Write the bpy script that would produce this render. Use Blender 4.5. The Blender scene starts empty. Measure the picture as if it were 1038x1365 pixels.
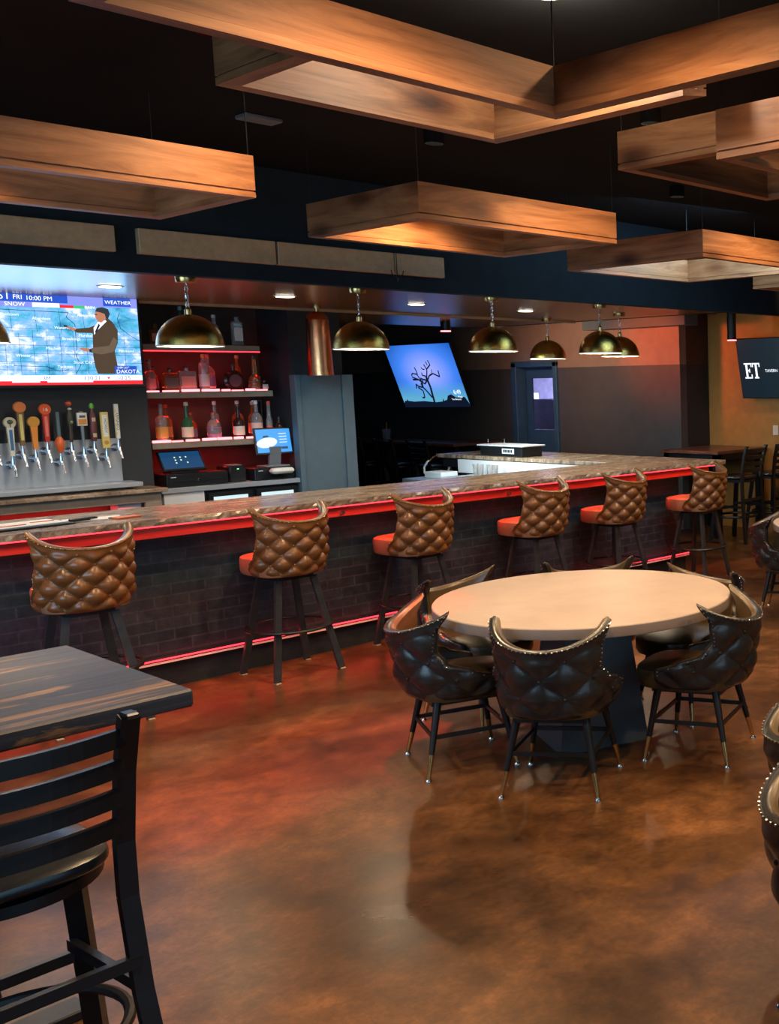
import bpy, math, random
from mathutils import Vector, Matrix, noise
random.seed(7)
PI = math.pi
R = math.radians
scene = bpy.context.scene
COL = scene.collection

# ------------------------------------------------------------------ camera, world, exposure
H = 1.87
yaw, pitch, roll, F = R(37.425), R(7.051), R(-0.777), 1413.5
cy, sy = math.cos(yaw), math.sin(yaw)
fw = Vector((cy * math.cos(pitch), sy * math.cos(pitch), -math.sin(pitch)))
r0 = Vector((sy, -cy, 0)); u0 = r0.cross(fw)
rr = r0 * math.cos(roll) + u0 * math.sin(roll)
uu = -r0 * math.sin(roll) + u0 * math.cos(roll)
camd = bpy.data.cameras.new('camera')
cam = bpy.data.objects.new('camera', camd); COL.objects.link(cam)
m = Matrix((rr, uu, -fw)).transposed().to_4x4(); m.translation = Vector((0, 0, H))
cam.matrix_world = m
camd.sensor_fit = 'AUTO'; camd.sensor_width = 36.0
camd.lens = 36.0 * F / 1365.0
camd.shift_x = (519.0 - 1024.0) / 1365.0          # the photograph is the left half of a wider frame
camd.shift_y = 0.0
camd.clip_start = 0.05
scene.camera = cam
scene.view_settings.view_transform = 'Standard'
scene.view_settings.look = 'None'
scene.view_settings.gamma = 1.0
scene.view_settings.use_curve_mapping = False
scene.view_settings.exposure = 0.35
scene.cycles.use_denoising = True
scene.cycles.max_bounces = 8
scene.cycles.sample_clamp_indirect = 3.0
scene.cycles.caustics_reflective = False
scene.cycles.caustics_refractive = False
W = bpy.data.worlds.new('world'); scene.world = W; W.use_nodes = True
W.node_tree.nodes['Background'].inputs[0].default_value = (0.25, 0.5, 0.9, 1)
W.node_tree.nodes['Background'].inputs[1].default_value = 0.05

def light(name, kind, loc, power, color, size=0.1, size_y=None, aim=None, angle=120, blend=0.6, spread=None):
    d = bpy.data.lights.new(name, kind); d.energy = power; d.color = color
    if kind == 'AREA':
        d.shape = 'RECTANGLE' if size_y else 'DISK'; d.size = size
        if size_y: d.size_y = size_y
        if spread: d.spread = R(spread)
    elif kind == 'SPOT':
        d.spot_size = R(angle); d.spot_blend = blend; d.shadow_soft_size = size
    else:
        d.shadow_soft_size = size
    o = bpy.data.objects.new(name, d); COL.objects.link(o); o.location = loc
    v = (Vector(aim) - Vector(loc)) if aim else Vector((0, 0, -1))
    o.rotation_euler = v.to_track_quat('-Z', 'Y').to_euler()
    return o
WARM = (1.0, 0.66, 0.36); COOL = (0.42, 0.72, 1.0); RED = (1.0, 0.03, 0.02)
# assumed cool daylight from behind the camera, by added lamps; no windows modelled
light('assumed_front_fill', 'AREA', (1.2, -2.2, 1.6), 42, COOL, 5.0, 1.8, aim=(3.5, 5, 0.6))
light('assumed_side_fill', 'AREA', (-1.2, 4.5, 1.9), 40, COOL, 4.0, 1.6, aim=(4, 6.5, 0.0), spread=110)  # added unseen cool fill lamp for assumed side daylight; no window stands there
# ceiling downlights (fittings are built further down)
CEIL = 3.3
DOWN = [(1.66, 1.98, 150, 128), (2.45, 3.2, 85, 122), (1.3, 5.17, 110, 118), (3.80, 5.25, 130, 118), (6.0, 5.4, 100, 112), (3.9, 1.9, 120, 122), (4.4, 3.2, 80, 120),
        (3.85, 4.2, 42, 112), (6.6, 3.4, 150, 125), (8.3, 5.2, 130, 120), (2.30, 4.12, 60, 156), (4.25, 4.0, 60, 156), (5.95, 4.1, 60, 156), (3.4, 0.6, 34, 120), (5.3, 1.7, 150, 125), (2.75, 1.9, 45, 156)]
for x, y, p, an in DOWN:
    light('downlight_beam', 'SPOT', (x, y, CEIL - 0.085), p, WARM, 0.04, angle=an, blend=0.7)
ADDED_RED_DOWN = [(2.12, 4.30, 650, 2.05, 4.86), (2.88, 4.30, 800, 2.98, 5.0)]  # two red spots added to make the red pools on the floor
SOFFIT_L = [(1.9, 8.0), (3.13, 8.0), (4.36, 8.0), (5.56, 8.05), (6.8, 8.1)]
for x, y in SOFFIT_L:
    light('soffit_beam', 'SPOT', (x, y, 2.55), 44, (1, .9, .78), 0.04, angle=135, blend=0.8)
# red LED tape: under the bar edge, along the foot ledge, on the bottle shelves
light('bar_red_tape', 'AREA', (3.6, 6.825, 1.043), 42, RED, 8.9, 0.02, aim=(3.6, 6.70, 0), spread=105)
light('ledge_red_tape', 'AREA', (3.6, 6.93, 0.18), 3, RED, 8.4, 0.02, aim=(3.6, 6.7, 0))
for z, p in ((1.47, 2.0), (1.885, 2.0)):
    light('shelf_red_tape', 'AREA', (4.32, 9.52, z), p, RED, 1.0, 0.03, aim=(4.32, 9.4, z + 1))
light('alcove_red', 'AREA', (4.35, 9.50, 1.37), 2.5, RED, 1.0, 0.03, aim=(4.35, 9.45, 0))
light('back_shelf_red', 'AREA', (2.7, 8.9, 0.9), 5, RED, 1.6, 0.1, aim=(2.7, 9.3, 0.6))
for x, y, p, tx, ty in ADDED_RED_DOWN:
    light('added_red_beam', 'SPOT', (x, y, CEIL - .09), p, (1, .05, .02), .04, aim=(tx, ty, 0), angle=27, blend=1.0)  # beams of the added red spots
# assumed unseen accent lights on the far walls
light('far_wall_red', 'SPOT', (8.6, 9.6, 2.5), 90, (1, .16, .04), 0.1, aim=(10, 9.35, 2.35), angle=75, blend=0.9)
light('far_wall_warm', 'SPOT', (8.4, 10.6, 2.5), 75, (1, .55, .34), 0.1, aim=(10, 10.9, 2.15), angle=110, blend=1.0)
light('right_wall_warm', 'SPOT', (9.3, 7.0, 3.1), 260, (1, .50, .14), 0.1, aim=(10.5, 8.1, 1.2), angle=95, blend=0.9)
light('bar_end_cool', 'AREA', (6.6, 5.4, 3.0), 26, COOL, 1.2, 1.2, aim=(6.9, 7.0, 0.4))  # unseen cool fill lamp added over the bar end
light('pillar_cool', 'SPOT', (3.9, 7.5, 2.5), 70, (.3, .75, 1), 0.2, aim=(5.25, 9.2, 1.4), angle=45, blend=1.0)  # assumed unseen lamp for the blue-teal light on the pillar
light('equipment_light', 'AREA', (6.7, 9.0, 1.6), 22, (.75, .95, 1.0), 0.3, 1.6, aim=(7.4, 8.8, 0.9))
light('office_light', 'AREA', (11.3, 13.2, 2.5), 130, (.45, .42, 1.0), 1.0, 1.0)
light('door_frame_blue', 'SPOT', (8.6, 12.0, 2.3), 10, (.05, .35, 1.0), 0.1, aim=(10, 11.75, 1.7), angle=60, blend=0.9)

# ------------------------------------------------------------------ materials
def nodes(name):
    m = bpy.data.materials.new(name); m.use_nodes = True
    nt = m.node_tree; b = nt.nodes['Principled BSDF']
    return m, nt, b
def mapping(nt, scale=(1, 1, 1), src='Object', rnd=True):
    tc = nt.nodes.new('ShaderNodeTexCoord'); mp = nt.nodes.new('ShaderNodeMapping')
    mp.inputs['Scale'].default_value = scale
    nt.links.new(tc.outputs[src], mp.inputs['Vector'])
    if rnd:
        oi = nt.nodes.new('ShaderNodeObjectInfo'); mu = nt.nodes.new('ShaderNodeMath'); mu.operation = 'MULTIPLY'
        mu.inputs[1].default_value = 37.0
        nt.links.new(oi.outputs['Random'], mu.inputs[0])
        ad = nt.nodes.new('ShaderNodeVectorMath'); ad.operation = 'ADD'
        nt.links.new(mp.outputs[0], ad.inputs[0]); nt.links.new(mu.outputs[0], ad.inputs[1])
        return ad.outputs[0]
    return mp.outputs[0]
def noise_n(nt, vec, scale, detail=5, rough=.6, dist=0):
    n = nt.nodes.new('ShaderNodeTexNoise'); n.inputs['Scale'].default_value = scale
    n.inputs['Detail'].default_value = detail; n.inputs['Roughness'].default_value = rough
    n.inputs['Distortion'].default_value = dist
    nt.links.new(vec, n.inputs['Vector']); return n.outputs[0]
def ramp(nt, fac, stops):
    r = nt.nodes.new('ShaderNodeValToRGB'); e = r.color_ramp.elements
    while len(e) < len(stops): e.new(0.5)
    for el, (p, c) in zip(e, stops): el.position = p; el.color = (*c, 1)
    nt.links.new(fac, r.inputs[0]); return r.outputs[0]
def bump(nt, b, h, strength=.2, dist=.01):
    n = nt.nodes.new('ShaderNodeBump'); n.inputs['Strength'].default_value = strength; n.inputs['Distance'].default_value = dist
    nt.links.new(h, n.inputs['Height']); nt.links.new(n.outputs[0], b.inputs['Normal'])
def mixc(nt, fac, a, b2, mode='MIX'):
    n = nt.nodes.new('ShaderNodeMix'); n.data_type = 'RGBA'; n.blend_type = mode
    for s, v in ((n.inputs[0], fac), (n.inputs[6], a), (n.inputs[7], b2)):
        if isinstance(v, (int, float)): s.default_value = v
        elif isinstance(v, tuple): s.default_value = (*v, 1)
        else: nt.links.new(v, s)
    return n.outputs[2]
def mat(name, c, rough=.5, metal=0, vary=.25, scale=12, bumps=.05, spec=.5, coat=0):
    m, nt, b = nodes(name)
    v = mapping(nt); n = noise_n(nt, v, scale)
    lo = tuple(max(0, k * (1 - vary)) for k in c); hi = tuple(min(1, k * (1 + vary)) for k in c)
    nt.links.new(ramp(nt, n, [(.3, lo), (.7, hi)]), b.inputs['Base Color'])
    b.inputs['Roughness'].default_value = rough; b.inputs['Metallic'].default_value = metal
    b.inputs['Specular IOR Level'].default_value = spec
    b.inputs['Coat Weight'].default_value = coat
    if bumps: bump(nt, b, noise_n(nt, v, scale * 6, 3), bumps, .004)
    return m
def emis(name, c, s=1.0):
    m, nt, b = nodes(name)
    b.inputs['Base Color'].default_value = (0, 0, 0, 1); b.inputs['Roughness'].default_value = .35
    b.inputs['Emission Color'].default_value = (*c, 1); b.inputs['Emission Strength'].default_value = s
    v = mapping(nt, rnd=False); n = noise_n(nt, v, 9, 2)
    nt.links.new(ramp(nt, n, [(.2, tuple(k * .9 for k in c)), (.8, c)]), b.inputs['Emission Color'])
    return m
M = {}
# floor: acid stained, sealed concrete
m, nt, b = nodes('stained_concrete'); M['floor'] = m
v = mapping(nt, rnd=False)
n1 = noise_n(nt, v, 1.1, 6, .6, .2); n2 = noise_n(nt, v, 6.5, 10, .72, .25); n3 = noise_n(nt, v, 40, 5, .75)
c1 = ramp(nt, n1, [(.36, (.038, .017, .007)), (.50, (.082, .037, .014)), (.64, (.145, .064, .024))])
c2 = ramp(nt, n2, [(.32, (.50, .47, .45)), (.50, (.92, .90, .88)), (.68, (1.45, 1.4, 1.3))])
c3 = ramp(nt, n3, [(.30, (.70, .68, .66)), (.70, (1.28, 1.26, 1.22))])
nt.links.new(mixc(nt, 1.0, mixc(nt, 1.0, c1, c2, 'MULTIPLY'), c3, 'MULTIPLY'), b.inputs['Base Color'])
rg = ramp(nt, n1, [(.3, (.27,) * 3), (.7, (.36,) * 3)]); nt.links.new(rg, b.inputs['Roughness'])
bump(nt, b, n3, .02, .002); b.inputs['Specular IOR Level'].default_value = .35
# knotty alder
def wood(name, dark, mid, light_, rough=.38, coat=.15, knots=True, axis=0):
    m, nt, b = nodes(name)
    sc = [9.0, 9.0, 9.0]; sc[axis] = 0.9
    v = mapping(nt, tuple(sc))
    g = noise_n(nt, v, 1.3, 9, .66, 1.6)
    c = ramp(nt, g, [(.28, dark), (.5, mid), (.72, light_)])
    if knots:
        sk = [5.0, 5.0, 5.0]; sk[axis] = 2.2
        vk = mapping(nt, tuple(sk))
        vo = nt.nodes.new('ShaderNodeTexVoronoi'); vo.inputs['Scale'].default_value = .8
        nt.links.new(vk, vo.inputs['Vector'])
        k = ramp(nt, vo.outputs['Distance'], [(.07, (.14, .08, .05)), (.17, (.48, .36, .28)), (.32, (1, 1, 1))])
        c = mixc(nt, .9, c, k, 'MULTIPLY')
        lg = ramp(nt, noise_n(nt, v, .35, 3), [(.35, (.62, .58, .52)), (.65, (1.15, 1.1, 1.05))])
        c = mixc(nt, 1.0, c, lg, 'MULTIPLY')
    nt.links.new(c, b.inputs['Base Color'])
    b.inputs['Roughness'].default_value = rough; b.inputs['Coat Weight'].default_value = coat
    bump(nt, b, g, .08, .003)
    return m
M['alder'] = wood('knotty_alder', (.17, .066, .025), (.38, .165, .068), (.54, .265, .125), .5, 0)
M['soffit'] = wood('glossy_soffit_panel', (.12, .048, .014), (.24, .10, .03), (.36, .165, .055), .26, .0, False)
M['tan'] = mat('raw_tan_board', (.46, .30, .16), .6, scale=25, vary=.12)
M['bar_apron'] = wood('red_stained_apron', (.10, .03, .02), (.18, .07, .05), (.26, .10, .07), .35, .2, True)
# weathered planks of the near table
m, nt, b = nodes('weathered_planks'); M['planks'] = m
v = mapping(nt, (1.3, 16, 16), rnd=False); g = noise_n(nt, v, 1.0, 10, .7, 1.5)
v2 = mapping(nt, (1.0, 7, 7), rnd=False); g2 = noise_n(nt, v2, .9, 6, .75, .6)
ca = ramp(nt, g, [(.25, (.010, .011, .017)), (.5, (.024, .027, .038)), (.75, (.050, .052, .066))])
cb = ramp(nt, g, [(.3, (.10, .05, .02)), (.7, (.34, .19, .09))])
mk = ramp(nt, g2, [(.53, (0, 0, 0)), (.57, (1, 1, 1))])
nt.links.new(mixc(nt, mk, ca, cb), b.inputs['Base Color'])
b.inputs['Roughness'].default_value = .5; bump(nt, b, g, .3, .004)
# dark brick
m, nt, b = nodes('dark_brick'); M['brick'] = m
tc = nt.nodes.new('ShaderNodeTexCoord'); sx = nt.nodes.new('ShaderNodeSeparateXYZ'); cb_ = nt.nodes.new('ShaderNodeCombineXYZ')
nt.links.new(tc.outputs['Object'], sx.inputs[0])
ad = nt.nodes.new('ShaderNodeMath'); ad.operation = 'ADD'; nt.links.new(sx.outputs[0], ad.inputs[0]); nt.links.new(sx.outputs[1], ad.inputs[1])
nt.links.new(ad.outputs[0], cb_.inputs[0]); nt.links.new(sx.outputs[2], cb_.inputs[1])
bt = nt.nodes.new('ShaderNodeTexBrick'); bt.inputs['Scale'].default_value = 1.0
bt.inputs['Brick Width'].default_value = .21; bt.inputs['Row Height'].default_value = .072; bt.inputs['Mortar Size'].default_value = .006
bt.inputs['Color1'].default_value = (.012, .022, .030, 1); bt.inputs['Color2'].default_value = (.022, .034, .044, 1); bt.inputs['Mortar'].default_value = (.034, .046, .058, 1)
nt.links.new(cb_.outputs[0], bt.inputs['Vector'])
nn = noise_n(nt, cb_.outputs[0], 14, 6, .7)
nt.links.new(mixc(nt, 1.0, bt.outputs['Color'], ramp(nt, nn, [(.3, (.55,) * 3), (.7, (1.5,) * 3)]), 'MULTIPLY'), b.inputs['Base Color'])
b.inputs['Roughness'].default_value = .42; bump(nt, b, bt.outputs['Fac'], -.6, .008)
# granite
m, nt, b = nodes('granite'); M['granite'] = m
v = mapping(nt, (1, 2.2, 1), rnd=False); g = noise_n(nt, v, 2.2, 10, .7, 2.0); g2 = noise_n(nt, v, 22, 6, .75)
c = ramp(nt, g, [(.30, (.10, .07, .05)), (.44, (.26, .175, .115)), (.58, (.42, .31, .21)), (.72, (.62, .52, .41))])
c = mixc(nt, .8, c, ramp(nt, g2, [(.36, (.35, .32, .3)), (.5, (1, 1, 1)), (.7, (1.25, 1.25, 1.2))]), 'MULTIPLY')
nt.links.new(c, b.inputs['Base Color']); b.inputs['Roughness'].default_value = .24
# leather
def leather(name, a, b_, rough):
    m, nt, b = nodes(name)
    v = mapping(nt); g = noise_n(nt, v, 5, 6, .65)
    nt.links.new(ramp(nt, g, [(.3, a), (.7, b_)]), b.inputs['Base Color'])
    b.inputs['Roughness'].default_value = rough
    bump(nt, b, noise_n(nt, v, 160, 3), .12, .002)
    return m
M['black_leather'] = leather('black_leather', (.008, .009, .010), (.020, .021, .022), .27)
M['brown_leather'] = leather('brown_leather', (.12, .046, .013), (.21, .082, .024), .28)
M['inner_leather'] = leather('tan_inner_leather', (.060, .038, .018), (.10, .064, .030), .34)
M['seat_leather'] = leather('olive_seat_leather', (.040, .027, .010), (.070, .048, .020), .33)
M['stool_seat'] = leather('stool_seat_leather', (.22, .11, .06), (.34, .17, .09), .34)
M['black_metal'] = mat('black_metal', (.012, .013, .015), .38, .3, .2)
M['black_wood'] = mat('black_wood', (.006, .007, .009), .36, 0, .3)
M['grey_metal'] = mat('grey_painted_leg', (.035, .036, .040), .42, .3)
M['brass'] = mat('brass', (.62, .42, .16), .25, 1, .12)
M['brass_hammered'] = mat('hammered_brass', (.50, .33, .08), .24, 1, .2, 30, .35)
M['copper'] = mat('hammered_copper', (.72, .27, .12), .2, 1, .15, 30, .3)
M['steel'] = mat('brushed_steel', (.55, .60, .65), .36, .55, .08, 3)
M['chrome'] = mat('chrome', (.75, .77, .8), .16, 1, .05)
M['nickel'] = mat('nickel', (.7, .66, .6), .2, 1, .05)
M['pale_inner'] = mat('pale_shade_inside', (.85, .80, .68), .5, 0, .05)
M['ceiling'] = mat('black_ceiling', (.0055, .0058, .0062), .9, 0, .2, 3, spec=.15)
M['bulkhead'] = mat('blue_black_bulkhead', (.012, .019, .025), .8, 0, .15, 8, .1, spec=.2)
M['darkwall'] = mat('charcoal_wall', (.022, .026, .031), .6, 0, .12, 10, .15)
M['pillar'] = mat('slate_pillar', (.085, .125, .15), .55, 0, .08, 10, .1)
M['greywall'] = mat('grey_wall', (.085, .078, .082), .55, 0, .1, 6, .1)
M['tanwall'] = mat('taupe_band', (.30, .20, .15), .6, 0, .1, 6, .1)
M['orangewall'] = mat('ochre_wall', (.42, .20, .045), .55, 0, .1, 8, .15)
M['brownwall'] = mat('dark_brown_wall', (.06, .03, .02), .6, 0, .1)
M['concrete_top'] = mat('sand_table_top', (.33, .26, .215), .42, 0, .10, 3.5, .03)
M['concrete_edge'] = mat('sand_table_edge', (.24, .19, .16), .45, 0, .08, 6, .03)
M['pedestal'] = mat('slate_pedestal', (.065, .075, .083), .5, 0, .18, 5, .08)
M['blackplastic'] = mat('black_plastic', (.010, .011, .013), .35, 0, .1)
M['greyplastic'] = mat('grey_plastic', (.16, .17, .18), .4, 0, .1)
M['white'] = mat('white_paint', (.72, .74, .76), .5, 0, .04)
M['paper'] = mat('paper', (.74, .68, .60), .6, 0, .06)
M['shelfwood'] = mat('grey_brown_shelf', (.27, .205, .15), .5, 0, .1, 20)
M['alcove'] = mat('alcove_wall', (.07, .04, .032), .5, 0, .1)
M['orange'] = mat('orange_plastic', (.75, .16, .03), .4, 0, .06)
M['bluepaint'] = mat('blue_door_paint', (.05, .11, .18), .4, 0, .1)
E_RED = emis('red_led', (1.0, .022, .036), 5.0); M['e_red'] = E_RED
M['e_pink'] = emis('pink_red_led', (1.0, .20, .22), 3.2)
M['e_warm'] = emis('warm_lamp', (1.0, .86, .66), 9.0)
M['e_white'] = emis('white_screen', (.9, .95, 1.0), 1.4)
def glass(name, c, rough=.06, tr=.75):
    m, nt, b = nodes(name)
    b.inputs['Base Color'].default_value = (*c, 1); b.inputs['Roughness'].default_value = rough
    b.inputs['Transmission Weight'].default_value = tr; b.inputs['IOR'].default_value = 1.4
    v = mapping(nt); nt.links.new(ramp(nt, noise_n(nt, v, 8, 2), [(.3, tuple(k * .8 for k in c)), (.7, c)]), b.inputs['Base Color'])
    return m
M['g_clear'] = glass('clear_glass', (.9, .85, .82)); M['g_amber'] = glass('amber_glass', (.75, .30, .08))
M['g_green'] = glass('green_glass', (.05, .22, .10), tr=.4); M['g_dark'] = glass('dark_glass', (.05, .02, .015), tr=.2)
M['g_pane'] = glass('window_glass', (.95, .97, 1.0), .01, 1.0)

# ------------------------------------------------------------------ mesh helpers
class MB:
    def __init__(s): s.v = []; s.f = []; s.mi = []; s.cur = 0; s.mats = []
    def mat(s, m):
        if m not in s.mats: s.mats.append(m)
        s.cur = s.mats.index(m); return s
    def add(s, vs, fs, T=None):
        k = len(s.v)
        for p in vs:
            p = Vector(p)
            if T: p = T @ p
            s.v.append(tuple(p))
        for f in fs: s.f.append(tuple(i + k for i in f)); s.mi.append(s.cur)
        return s
    def box(s, x0, x1, y0, y1, z0, z1, T=None):
        return s.add([(x, y, z) for z in (z0, z1) for y in (y0, y1) for x in (x0, x1)],
                     [(0, 2, 3, 1), (4, 5, 7, 6), (0, 1, 5, 4), (2, 6, 7, 3), (0, 4, 6, 2), (1, 3, 7, 5)], T)
    def bbox(s, x0, x1, y0, y1, z0, z1, b=.005, T=None):        # bevelled box
        import itertools
        vs = []; idx = {}
        X = (x0, x1); Y = (y0, y1); Z = (z0, z1)
        for i, j, k in itertools.product((0, 1), repeat=3):
            dx, dy, dz = (b, -b)[i], (b, -b)[j], (b, -b)[k]
            for a in range(3):
                p = [X[i] + dx, Y[j] + dy, Z[k] + dz]
                p[a] = (X[i], Y[j], Z[k])[a]
                idx[(i, j, k, a)] = len(vs); vs.append(p)
        fs = []
        for a in range(3):
            o = [q for q in range(3) if q != a]
            for e in (0, 1):
                ring = []
                for (p, q) in ((0, 0), (1, 0), (1, 1), (0, 1)):
                    t = [0, 0, 0]; t[a] = e; t[o[0]] = p; t[o[1]] = q
                    ring.append(idx[(*t, a)])
                if (e == 0) ^ (a == 1): ring.reverse()
                fs.append(tuple(ring))
        for a in range(3):                                       # edges along axis a
            o = [q for q in range(3) if q != a]
            for p in (0, 1):
                for q in (0, 1):
                    t0 = [0, 0, 0]; t0[o[0]] = p; t0[o[1]] = q; t1 = list(t0); t1[a] = 1
                    fs.append((idx[(*t0, o[0])], idx[(*t1, o[0])], idx[(*t1, o[1])], idx[(*t0, o[1])]))
        for i, j, k in itertools.product((0, 1), repeat=3):
            fs.append((idx[(i, j, k, 0)], idx[(i, j, k, 1)], idx[(i, j, k, 2)]))
        return s.add(vs, fs, T)
    def lathe(s, prof, c=(0, 0, 0), n=24, T=None, cap=True):
        vs = []; fs = []
        for r, z in prof:
            for i in range(n):
                a = 2 * PI * i / n; vs.append((c[0] + r * math.cos(a), c[1] + r * math.sin(a), c[2] + z))
        for j in range(len(prof) - 1):
            for i in range(n):
                k = (i + 1) % n; fs.append((j * n + i, j * n + k, (j + 1) * n + k, (j + 1) * n + i))
        if cap:
            fs.append(tuple(reversed(range(n)))); L = (len(prof) - 1) * n; fs.append(tuple(L + i for i in range(n)))
        return s.add(vs, fs, T)
    def cyl(s, p0, p1, r0, r1=None, n=12):
        p0 = Vector(p0); p1 = Vector(p1); r1 = r0 if r1 is None else r1
        d = p1 - p0; T = Matrix.Translation(p0) @ d.to_track_quat('Z', 'Y').to_matrix().to_4x4()
        return s.lathe([(r0, 0), (r1, d.length)], n=n, T=T)
    def bar(s, p0, p1, w, t, w1=None, t1=None, up=(0, 0, 1), tw=0):            # rectangular bar
        p0 = Vector(p0); p1 = Vector(p1); d = (p1 - p0).normalized()
        a = Vector(up).cross(d)
        if a.length < 1e-4: a = Vector((1, 0, 0)).cross(d)
        a.normalize(); b = d.cross(a)
        if tw: q = Matrix.Rotation(tw, 3, d); a = q @ a; b = q @ b
        w1 = w if w1 is None else w1; t1 = t if t1 is None else t1
        vs = []
        for p, ww, tt in ((p0, w, t), (p1, w1, t1)):
            for i, j in ((-1, -1), (1, -1), (1, 1), (-1, 1)): vs.append(p + a * (i * ww / 2) + b * (j * tt / 2))
        return s.add(vs, [(3, 2, 1, 0), (4, 5, 6, 7), (0, 1, 5, 4), (1, 2, 6, 5), (2, 3, 7, 6), (3, 0, 4, 7)])
    def tube(s, pts, r, n=10, closed=False, flat=1.0):
        pts = [Vector(p) for p in pts]; m = len(pts); vs = []; fs = []
        for i, p in enumerate(pts):
            d = (pts[(i + 1) % m] - pts[i - 1]) if closed else (pts[min(i + 1, m - 1)] - pts[max(i - 1, 0)])
            d.normalize(); ref = Vector((0, 0, 1)) if abs(d.z) < .95 else Vector((0, 1, 0))
            a = ref.cross(d).normalized(); b = d.cross(a)
            for k in range(n):
                t = 2 * PI * k / n; vs.append(p + a * (math.cos(t) * r) + b * (math.sin(t) * r * flat))
        for i in range(m if closed else m - 1):
            for k in range(n):
                j = (i + 1) % m; q = (k + 1) % n
                fs.append((i * n + k, i * n + q, j * n + q, j * n + k))
        if not closed: fs.append(tuple(reversed(range(n)))); fs.append(tuple((m - 1) * n + k for k in range(n)))
        return s.add(vs, fs)
    def ball(s, c, r, n=8, sz=1.0):
        k = n // 2
        return s.lathe([(max(1e-4, r * math.sin(PI * i / k)), -r * sz * math.cos(PI * i / k)) for i in range(k + 1)], c, n)
    def prism(s, pts, h, T=None):                                # 2D outline (x,y) extruded from z=0 to h
        n = len(pts)
        vs = [(x, y, 0) for x, y in pts] + [(x, y, h) for x, y in pts]
        fs = [tuple(reversed(range(n))), tuple(range(n, 2 * n))] + [(i, (i + 1) % n, n + (i + 1) % n, n + i) for i in range(n)]
        return s.add(vs, fs, T)
    def build(s, name, m=None, parent=None, smooth=False, world=False, sub=0):
        me = bpy.data.meshes.new(name)
        off = Vector((0, 0, 0))
        vs = s.v
        if world and parent is not None:
            off = root_loc(parent); vs = [tuple(Vector(p) - off) for p in s.v]
        me.from_pydata(vs, [], s.f)
        ms = s.mats or [m if not isinstance(m, str) else M[m]]
        for q in ms: me.materials.append(M[q] if isinstance(q, str) else q)
        if s.mats: me.polygons.foreach_set('material_index', s.mi)
        me.validate(); me.update()
        import bmesh
        bm = bmesh.new(); bm.from_mesh(me); bmesh.ops.recalc_face_normals(bm, faces=bm.faces); bm.to_mesh(me); bm.free()
        if smooth:
            me.shade_smooth()
            if smooth != 'all': me.set_sharp_from_angle(angle=R(38))
        o = bpy.data.objects.new(name, me); COL.objects.link(o)
        if parent is not None: o.parent = parent
        if sub:
            md = o.modifiers.new('subdivision', 'SUBSURF'); md.levels = sub; md.render_levels = sub
        return o
def root_loc(o):
    v = Vector((0, 0, 0))
    while o is not None: v += o.location; o = o.parent
    return v
def tag(o, label=None, cat=None, group=None, kind=None):
    if label: o['label'] = label
    if cat: o['category'] = cat
    if group: o['group'] = group
    if kind: o['kind'] = kind
    return o
def thing(name, label, cat, loc=(0, 0, 0), rz=0, group=None):
    o = bpy.data.objects.new(name, None); COL.objects.link(o); o.empty_display_size = .1
    o.location = loc; o.rotation_euler = (0, 0, rz)
    return tag(o, label, cat, group)
def struct(name, mb, m=None, parent=None, smooth=False):
    o = mb.build(name, m, parent, smooth)
    if parent is None: o['kind'] = 'structure'
    return o
def children(o): return [c for c in bpy.data.objects if c.parent is o]
def copy_tree(o, parent=None):
    c = o.copy(); COL.objects.link(c)
    if parent is not None: c.parent = parent
    for ch in children(o): copy_tree(ch, c)
    return c
def place(proto, used, loc, rz, label, group=None):
    o = proto if not used else copy_tree(proto)
    o.location = loc; o.rotation_euler = (0, 0, rz); tag(o, label, None, group)
    return o
_tc = {}
def text2d(txt, size=1.0, align='CENTER'):
    k = (txt, align)
    if k not in _tc:
        cu = bpy.data.curves.new('lettering', 'FONT'); cu.body = txt; cu.align_x = align; cu.align_y = 'CENTER'; cu.resolution_u = 3
        ob = bpy.data.objects.new('lettering', cu); COL.objects.link(ob)
        me = bpy.data.meshes.new_from_object(ob.evaluated_get(bpy.context.evaluated_depsgraph_get()))
        _tc[k] = ([tuple(v.co) for v in me.vertices], [tuple(p.vertices) for p in me.polygons])
        bpy.data.objects.remove(ob); bpy.data.curves.remove(cu); bpy.data.meshes.remove(me)
    vs, fs = _tc[k]
    return [(x * size, y * size, 0) for x, y, z in vs], fs
def frame_T(o, right, up):
    r = Vector(right).normalized(); u = Vector(up).normalized(); n = r.cross(u)
    t = Matrix((r, u, n)).transposed().to_4x4(); t.translation = Vector(o); return t

# ------------------------------------------------------------------ the room
def slab(name, a, m, kind='structure'):
    mb = MB(); mb.box(*a); return struct(name, mb, m)
slab('floor', (-3.2, 12.9, -3, 18.2, -.1, 0), 'floor')
slab('ceiling', (-3.2, 12.9, -3, 18.2, CEIL, CEIL + .1), 'ceiling')
# far (east) wall with the doorway, two tone paint
mb = MB(); mb.box(10, 10.12, 12.2, 18, 0, 2.09).box(10, 10.12, 9.02, 11.32, 0, 2.09); struct('wall_east', mb, 'greywall')
mb = MB(); mb.box(9.995, 10.12, 9.02, 18, 2.16, CEIL).box(9.995, 10.12, 9.02, 11.32, 2.09, 2.16).box(9.995, 10.12, 12.2, 18, 2.09, 2.16); struct('wall_east.001', mb, 'tanwall')
mb = MB(); mb.box(10.12, 10.62, 9.02, 9.14, 0, 2.09); struct('wall_return', mb, 'darkwall')
mb = MB(); mb.box(10.12, 10.62, 9.02, 9.14, 2.09, CEIL); struct('wall_return.001', mb, 'brownwall')
slab('wall_right', (10.55, 10.7, -3, 9.02, 0, CEIL), 'orangewall')
slab('wall_north', (-3.2, 10.0, 18.0, 18.2, 0, CEIL), 'darkwall')
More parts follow.
